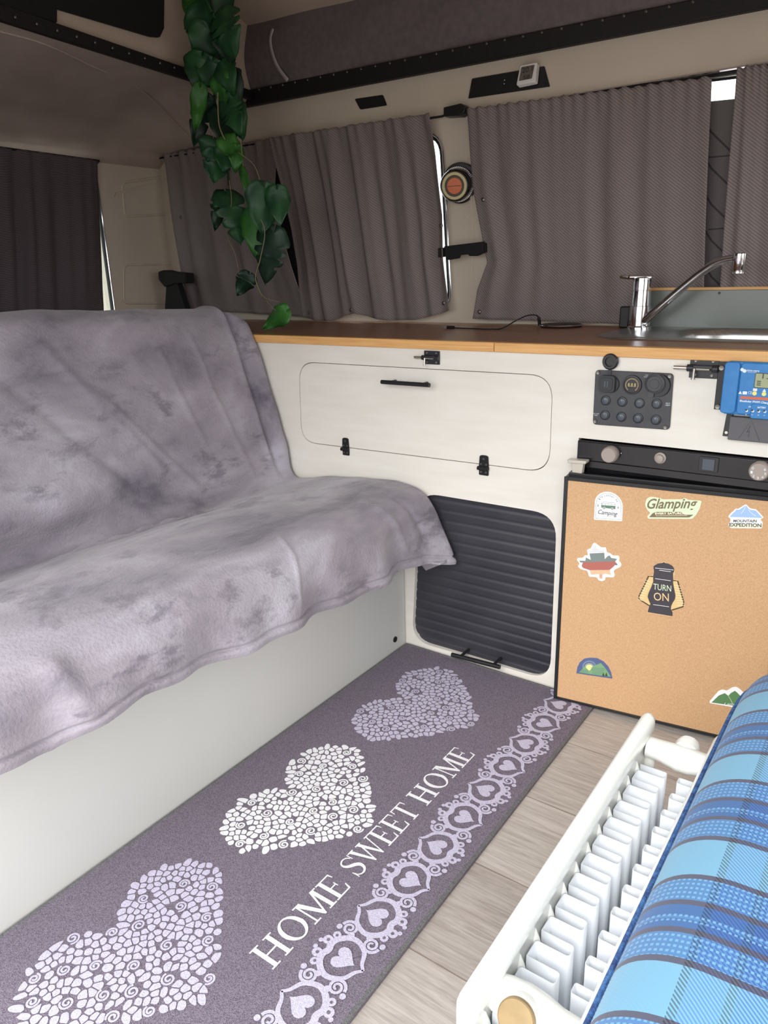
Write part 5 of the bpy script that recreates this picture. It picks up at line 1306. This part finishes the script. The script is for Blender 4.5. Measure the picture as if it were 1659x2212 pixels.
def heart(cu_, vt, vb, hw, m, pitch, n_sp):
    lvl = 0.0006
    sp_ = []; tries = 0
    while len(sp_) < n_sp and tries < 4000:
        tries += 1; u = cu_+rnd.uniform(-hw, hw); v = rnd.uniform(vb, vt)
        if in_heart(u, v, cu_, vt, vb, hw*0.95) and all((u-a)**2+(v-b)**2 > (pitch*3.2)**2 for a, b, _ in sp_): sp_.append((u, v, pitch*rnd.uniform(0.75, 0.95)))
    sites = []; tries = 0
    while tries < 16000:
        tries += 1; u = cu_+rnd.uniform(-hw, hw)*1.02; v = rnd.uniform(vb, vt)
        if not in_heart(u, v, cu_, vt, vb, hw): continue
        if any((u-a)**2+(v-b)**2 < (r_+pitch*0.45)**2 for a, b, r_ in sp_): continue
        if all((u-a)**2+(v-b)**2 > (pitch*0.86)**2 for a, b in sites[-1200:]): sites.append((u, v))
    gap = pitch*0.15
    for (u, v) in sites:
        ang = rnd.uniform(0, PI); el = rnd.uniform(1.0, 1.9); R_ = pitch*rnd.uniform(0.50, 0.72)
        poly = []
        for i in range(12):
            t = 2*PI*i/12; x = math.cos(t)*R_*el; y = math.sin(t)*R_/el**.4
            poly.append((u+x*math.cos(ang)-y*math.sin(ang), v+x*math.sin(ang)+y*math.cos(ang)))
        for (a, b) in sites:
            dx, dy = a-u, b-v; D = math.hypot(dx, dy)
            if 0 < D < pitch*3: nx, ny = dx/D, dy/D; poly = clip(poly, nx, ny, (u*nx+v*ny)+D/2-gap/2)
            if len(poly) < 3: break
        for (a, b, r_) in sp_:
            dx, dy = a-u, b-v; D = math.hypot(dx, dy)
            if D < pitch*4 and len(poly) >= 3: nx, ny = dx/D, dy/D; poly = clip(poly, nx, ny, (u*nx+v*ny)+D-r_-gap*.6)
        if len(poly) >= 3:
            P_ = rpoly(poly, pitch*0.22, 2); rm.flat(RG, P_, lvl, m)
    for (u, v, r_) in sp_:
        a0 = rnd.uniform(0, 6.28); dr2 = rnd.choice((-1, 1)); pts = []
        for i in range(26):
            t = i/25; rr = r_*(0.95-0.78*t); an = a0+dr2*t*3.4*PI; pts.append((u+rr*math.cos(an), v+rr*math.sin(an)))
        rm.ribbon(RG, pts, pitch*0.27, lvl, m)
heart(-0.225, -0.090, -0.322, 0.160, M['lilac'], 0.0112, 22)
heart(-0.590, -0.088, -0.318, 0.160, M['rwhite'], 0.0112, 22)
heart(-0.955, -0.090, -0.322, 0.160, M['lilac'], 0.0112, 22)

# serif capitals as polygons in a unit cap height
def seg(a, b, w_):
    a = Vector(a); b = Vector(b); d = (b-a).normalized(); n = Vector((-d.y, d.x))*w_/2
    return [tuple(a+n), tuple(b+n), tuple(b-n), tuple(a-n)]
def rc_(x0, y0, x1, y1): return [(x0, y0), (x1, y0), (x1, y1), (x0, y1)]
TH_, TN = 0.145, 0.055
def serif(x, y, w_=0.34): return rc_(x-w_/2, 0 if y == 0 else 1-TN, x+w_/2, TN if y == 0 else 1)
def L_H(): return [rc_(.13, 0, .13+TH_, 1), rc_(.67, 0, .67+TH_, 1), rc_(.13, .47, .8, .53), serif(.20, 0), serif(.20, 1), serif(.745, 0), serif(.745, 1)], 0.95
def L_O():
    P_ = []; n = 30
    for i in range(n):
        a0 = 2*PI*i/n; a1 = 2*PI*(i+1)/n; o = lambda a: (.46+.42*math.cos(a), .5+.515*math.sin(a)); i_ = lambda a: (.46+.275*math.cos(a), .5+.455*math.sin(a))
        P_.append([o(a0), o(a1), i_(a1), i_(a0)])
    return P_, 0.92
def L_M(): return [seg((.17, 0), (.17, 1), .06), rc_(.85, 0, .85+TH_, 1), [(.14, 1), (.32, 1), (.62, .10), (.52, .0)], [(.52, 0), (.58, 0), (.92, 1), (.84, 1)], serif(.17, 0, .30), rc_(.02, 1-TN, .2, 1), serif(.925, 0), rc_(.9, 1-TN, 1.09, 1)], 1.10
def L_E(): return [rc_(.13, 0, .13+TH_, 1), rc_(.03, 0, .68, TN), rc_(.03, 1-TN, .66, 1), rc_(.13, .48, .52, .535), [(.60, 0), (.68, 0), (.73, .26), (.69, .26)], [(.60, 1), (.66, 1), (.69, .78), (.65, .78)], [(.49, .40), (.53, .40), (.53, .61), (.49, .61)]], 0.76
def L_T(): return [rc_(.33, 0, .33+TH_, 1), rc_(.05, 1-TN, .76, 1), serif(.40, 0, .36), [(.05, 1), (.12, 1), (.07, .76), (.03, .76)], [(.69, 1), (.76, 1), (.78, .76), (.74, .76)]], 0.80
def L_W(): return [[(.05, 1), (.21, 1), (.42, .12), (.36, 0)], [(.36, 0), (.41, 0), (.68, .95), (.62, 1)], [(.50, 1), (.66, 1), (.88, .12), (.82, 0)], [(.82, 0), (.87, 0), (1.13, 1), (1.07, 1)], rc_(-.02, 1-TN, .28, 1), rc_(.44, 1-TN, .72, 1), rc_(.98, 1-TN, 1.20, 1)], 1.18
def L_S():
    sp2 = smoothline([(.60, .80, 0), (.50, .93, 0), (.33, .965, 0), (.17, .88, 0), (.14, .74, 0), (.25, .60, 0), (.42, .50, 0), (.56, .37, 0), (.56, .19, 0), (.44, .06, 0), (.27, .035, 0), (.13, .12, 0), (.10, .24, 0)], 3)
    n = len(sp2); P_ = []
    for i in range(n-1):
        w_ = 0.05+0.105*math.exp(-((i/n-0.5)/0.19)**2)+0.0; a = sp2[i]; b = sp2[i+1]; P_.append(seg((a.x, a.y), (b.x+(b.x-a.x)*.25, b.y+(b.y-a.y)*.25), w_))
    P_ += [rc_(.595, .70, .635, .98), rc_(.06, .02, .10, .32)]
    return P_, 0.70
LET = {'H': L_H, 'O': L_O, 'M': L_M, 'E': L_E, 'S': L_S, 'W': L_W, 'T': L_T}
def words(word, u0, u1, vbase, hgt, m):
    tot = sum(LET[c]()[1] for c in word); sx2 = (u1-u0)/tot; u = u0
    for c in word:
        polys, adv = LET[c]()
        for i, P_ in enumerate(polys):
            rm.flat(RG, [(u+p[0]*sx2, vbase+p[1]*hgt) for p in P_], 0.0008+0.00003*i, m)
        u += adv*sx2
ub = lambda px: RG.px(px)[0]
words('HOME', RG.px((563, 2080))[0], RG.px((745, 1905))[0], -0.371, 0.046, M['rwhite'])
words('SWEET', RG.px((762, 1892))[0], RG.px((893, 1745))[0], -0.371, 0.046, M['rwhite'])
words('HOME', RG.px((905, 1735))[0], RG.px((1010, 1622))[0], -0.371, 0.046, M['rwhite'])

# lace border
def lace(uc, s2, m, par=0):
    """one unit: solid heart under an arch that ends in two scrolls; s2 = +1 lobes towards the hearts"""
    vc = -0.4375; lv = 0.0006+0.0006*par; P = 0.083
    q = lambda x, y: (uc+x, vc+y*s2)
    H_ = []
    for i in range(24):
        t = 2*PI*i/24; x = 16*math.sin(t)**3; y = 13*math.cos(t)-5*math.cos(2*t)-2*math.cos(3*t)-math.cos(4*t); H_.append(q(x*0.00108, y*0.00118-0.002))
    rm.flat(RG, H_, lv, m)
    arch_ = smoothline([(*q(x, y), 0) for x, y in [(0.0, -.036), (-.008, -.028), (-.024, -.020), (-.033, -.003), (-.031, .011), (-.021, .023), (-.010, .027), (0, .024), (.010, .027), (.021, .023), (.031, .011), (.033, -.003), (.024, -.020), (.008, -.028), (0, -.036)]], 4)
    wl = [0.0040+0.0062*math.sin(PI*i/(len(arch_)-1)) for i in range(len(arch_))]
    rm.ribbon(RG, [(a_.x, a_.y) for a_ in arch_], wl, lv+0.00008, m)
    for sx_ in (-1, 1):
        sp3 = []
        for i in range(30):
            t = i/29; rr = 0.0125*(1-0.80*t); an = -PI/2+t*3.6*PI
            sp3.append(q(sx_*(0.0385+rr*math.cos(an)*-1), -.0215+rr*math.sin(an)))
        rm.ribbon(RG, sp3, [0.0048-0.0016*i/29 for i in range(30)], lv+0.00022+0.00006*sx_, m)
        for j_, (x_, y_, r_) in enumerate(((.012, .035, .0075), (.025, .029, .0062), (.036, .012, .0050), (.0445, -.036, .0045), (.006, .043, .0035))):
            rm.flat(RG, circ(*q(sx_*x_, y_), r_, 12), lv+0.00034+0.000015*j_+(0.00008 if sx_ > 0 else 0), m)
        for (x_, y_, r_) in ((.012, .0345, .0028), (.0245, .0288, .0024)):
            rm.flat(RG, circ(*q(sx_*x_, y_), r_, 10), lv+0.00052, M['rug'])
for i in range(-1, 14):
    uc = -0.062-i*0.0832
    if uc > -0.05 or uc < -1.15: continue
    lace(uc, 1 if i % 2 else -1, M['lilac'], i % 2)
rm.build('pile', rug, smooth=0)
k = MB(M['rugedge']); c_ = rrect(rx0+.0035, ry0+.004, rx1-.0035, ry1-.004, 0.006, 4)
k.tube([(p[0], p[1], 0.0042) for p in c_], 0.0040, closed=True, seg=10); k.build('overlocked_edge', rug)

# ================================================================== HANGING VINE
vn = empty('hanging_vine', (-0.62, 0.14, 1.70), 'artificial trailing vine with split green leaves hanging from the roof over the worktop', 'plant')
def vy(py): return 0.15-0.02*math.sin(py*0.01)
def V(p, y): 
    Q = Plane((0, y, 0), (1, 0, 0), (0, 0, 1)); return Q.at(Q.px(p))
leafn = 0
def leaf(base, tip, wpx, notch=0, y=0.14, m='leaf', curl=0.25, seed=0):
    rnd2 = random.Random(seed*7+3)
    a_ = V(base, y); b_ = V(tip, y-0.015); L = (b_-a_).length; t_ = (b_-a_).normalized()
    view = (CAM-a_).normalized(); sd_ = t_.cross(view).normalized(); nr = sd_.cross(t_).normalized()
    if nr.dot(view) < 0: nr = -nr
    tilt = rnd2.uniform(-0.5, 0.5); sd2 = (sd_*math.cos(tilt)+nr*math.sin(tilt)); W_ = wpx*0.00125*0.5/math.cos(tilt)
    n_ = 40; vs = []; cols = [-1, -.66, -.33, 0, .33, .66, 1]
    for i in range(n_+1):
        t = i/n_
        tt = -0.13+1.13*t
        for c in cols:
            s2 = abs(c)
            # heart outline: lobes behind the base, pointed tip
            w_ = (math.sin(min(1, (t+0.02)**0.62)*PI))**0.75*0.5*2 if t > 0 else 0.05
            w_ = max(w_, 0.02)*1.0
            if notch:
                for nt_ in (0.36, 0.52, 0.68, 0.80)[:notch]:
                    w_ *= 1-0.55*math.exp(-((t-nt_)/0.022)**2)
            w_ *= 1+0.05*math.sin(t*19+seed+c)
            cc = c*W_*w_
            back = max(0, 0.16-t)*(1-s2)*L*1.05   # notch at the base
            pos = a_+t_*(L*tt+back)+sd2*cc+nr*(-curl*abs(cc)*0.7-0.10*L*t*t+0.010*math.sin(t*8+seed)*s2)
            vs.append(pos)
    m_ = len(cols); fs = [(i*m_+j, i*m_+j+1, (i+1)*m_+j+1, (i+1)*m_+j) for i in range(n_) for j in range(m_-1)]
    k = MB(M[m]); k.add(vs, fs)
    o = k.build('leaf', vn, smooth=60, solid=0.0006)
    return o
stem = []
LV = [ # base, tip, width, notches, y, material
 ((438, -30), (418, 62), 84, 0, .19, 'leaf2'), ((470, -20), (452, 70), 80, 0, .20, 'leaf'), ((455, 30), (392, 66), 70, 0, .14, 'leaf'), ((452, 60), (424, 132), 74, 0, .15, 'leaf'),
 ((478, 22), (506, 118), 70, 2, .14, 'leaf'), ((478, 62), (497, 140), 56, 1, .17, 'leaf3'), ((440, 60), (402, 68), 60, 0, .15, 'leaf'), ((450, 100), (470, 190), 74, 0, .22, 'leaf3'),
 ((436, 122), (420, 194), 68, 0, .13, 'leaf'), ((458, 130), (440, 190), 60, 0, .14, 'leaf'), ((478, 130), (502, 200), 52, 0, .15, 'leaf'), ((490, 150), (515, 232), 56, 0, .16, 'leaf3'), ((470, 160), (488, 222), 44, 0, .14, 'leaf2'),
 ((432, 190), (422, 284), 36, 0, .12, 'leaf2'), ((444, 212), (418, 318), 52, 2, .15, 'leaf3'), ((488, 212), (520, 288), 54, 2, .14, 'leaf'), ((476, 236), (496, 330), 62, 0, .17, 'leaf3'), ((506, 214), (524, 300), 44, 0, .16, 'leaf'),
 ((460, 300), (448, 350), 54, 0, .12, 'leaf'), ((486, 296), (506, 338), 46, 0, .12, 'leaf2'), ((470, 330), (462, 396), 62, 1, .13, 'leaf'), ((490, 320), (482, 372), 52, 0, .14, 'leaf'), ((512, 316), (508, 372), 36, 0, .13, 'leaf2'),
 ((522, 362), (546, 450), 18, 0, .13, 'leaf2'),
 ((488, 418), (520, 526), 70, 3, .14, 'leaf'), ((478, 420), (464, 500), 40, 2, .15, 'leaf3'),
 ((572, 404), (566, 506), 78, 0, .13, 'leaf'), ((598, 410), (606, 486), 52, 0, .14, 'leaf'), ((548, 458), (556, 560), 62, 0, .16, 'leaf2'), ((592, 500), (572, 618), 72, 3, .14, 'leaf3'), ((566, 500), (570, 590), 44, 0, .17, 'leaf3'),
 ((538, 594), (512, 640), 46, 1, .13, 'leaf3')]
for i, (b_, t_, w_, nn, y, m_) in enumerate(LV): leaf(b_, t_, w_, nn, y, m_, seed=i)
# last leaf lies on the worktop
leaf((618, 672), (566, 712), 44, 0, .11, 'leaf2', seed=50)
def stm(pts, r, y=.15):
    k = MB(M['stem']); P_ = smoothline([V(p, y) for p in pts], 6); k.tube(P_, r, seg=6); k.build('stem', vn)
k = MB(M['leaf3']); P_ = smoothline([Vector((-0.62, 0.14, 1.74)), V((455, -30), .17), V((462, 60), .18), V((460, 160), .18), V((470, 260), .18), V((488, 340), .17), V((495, 400), .16)], 5); k.tube(P_, 0.003, seg=6); k.build('main_stem', vn)
stm([(516, 330), (548, 356), (562, 392), (566, 412)], .0011, .13); stm([(495, 390), (500, 440), (488, 500), (508, 550), (518, 602)], .0010, .14)
stm([(556, 460), (572, 500), (562, 560), (552, 600), (568, 640), (602, 652)], .0011, .12); stm([(575, 650), (592, 668), (606, 676)], .0008, .11); stm([(470, 200), (473, 268), (486, 302)], .0016, .11)
stm([(520, 300), (524, 350), (528, 380)], .0012, .14)
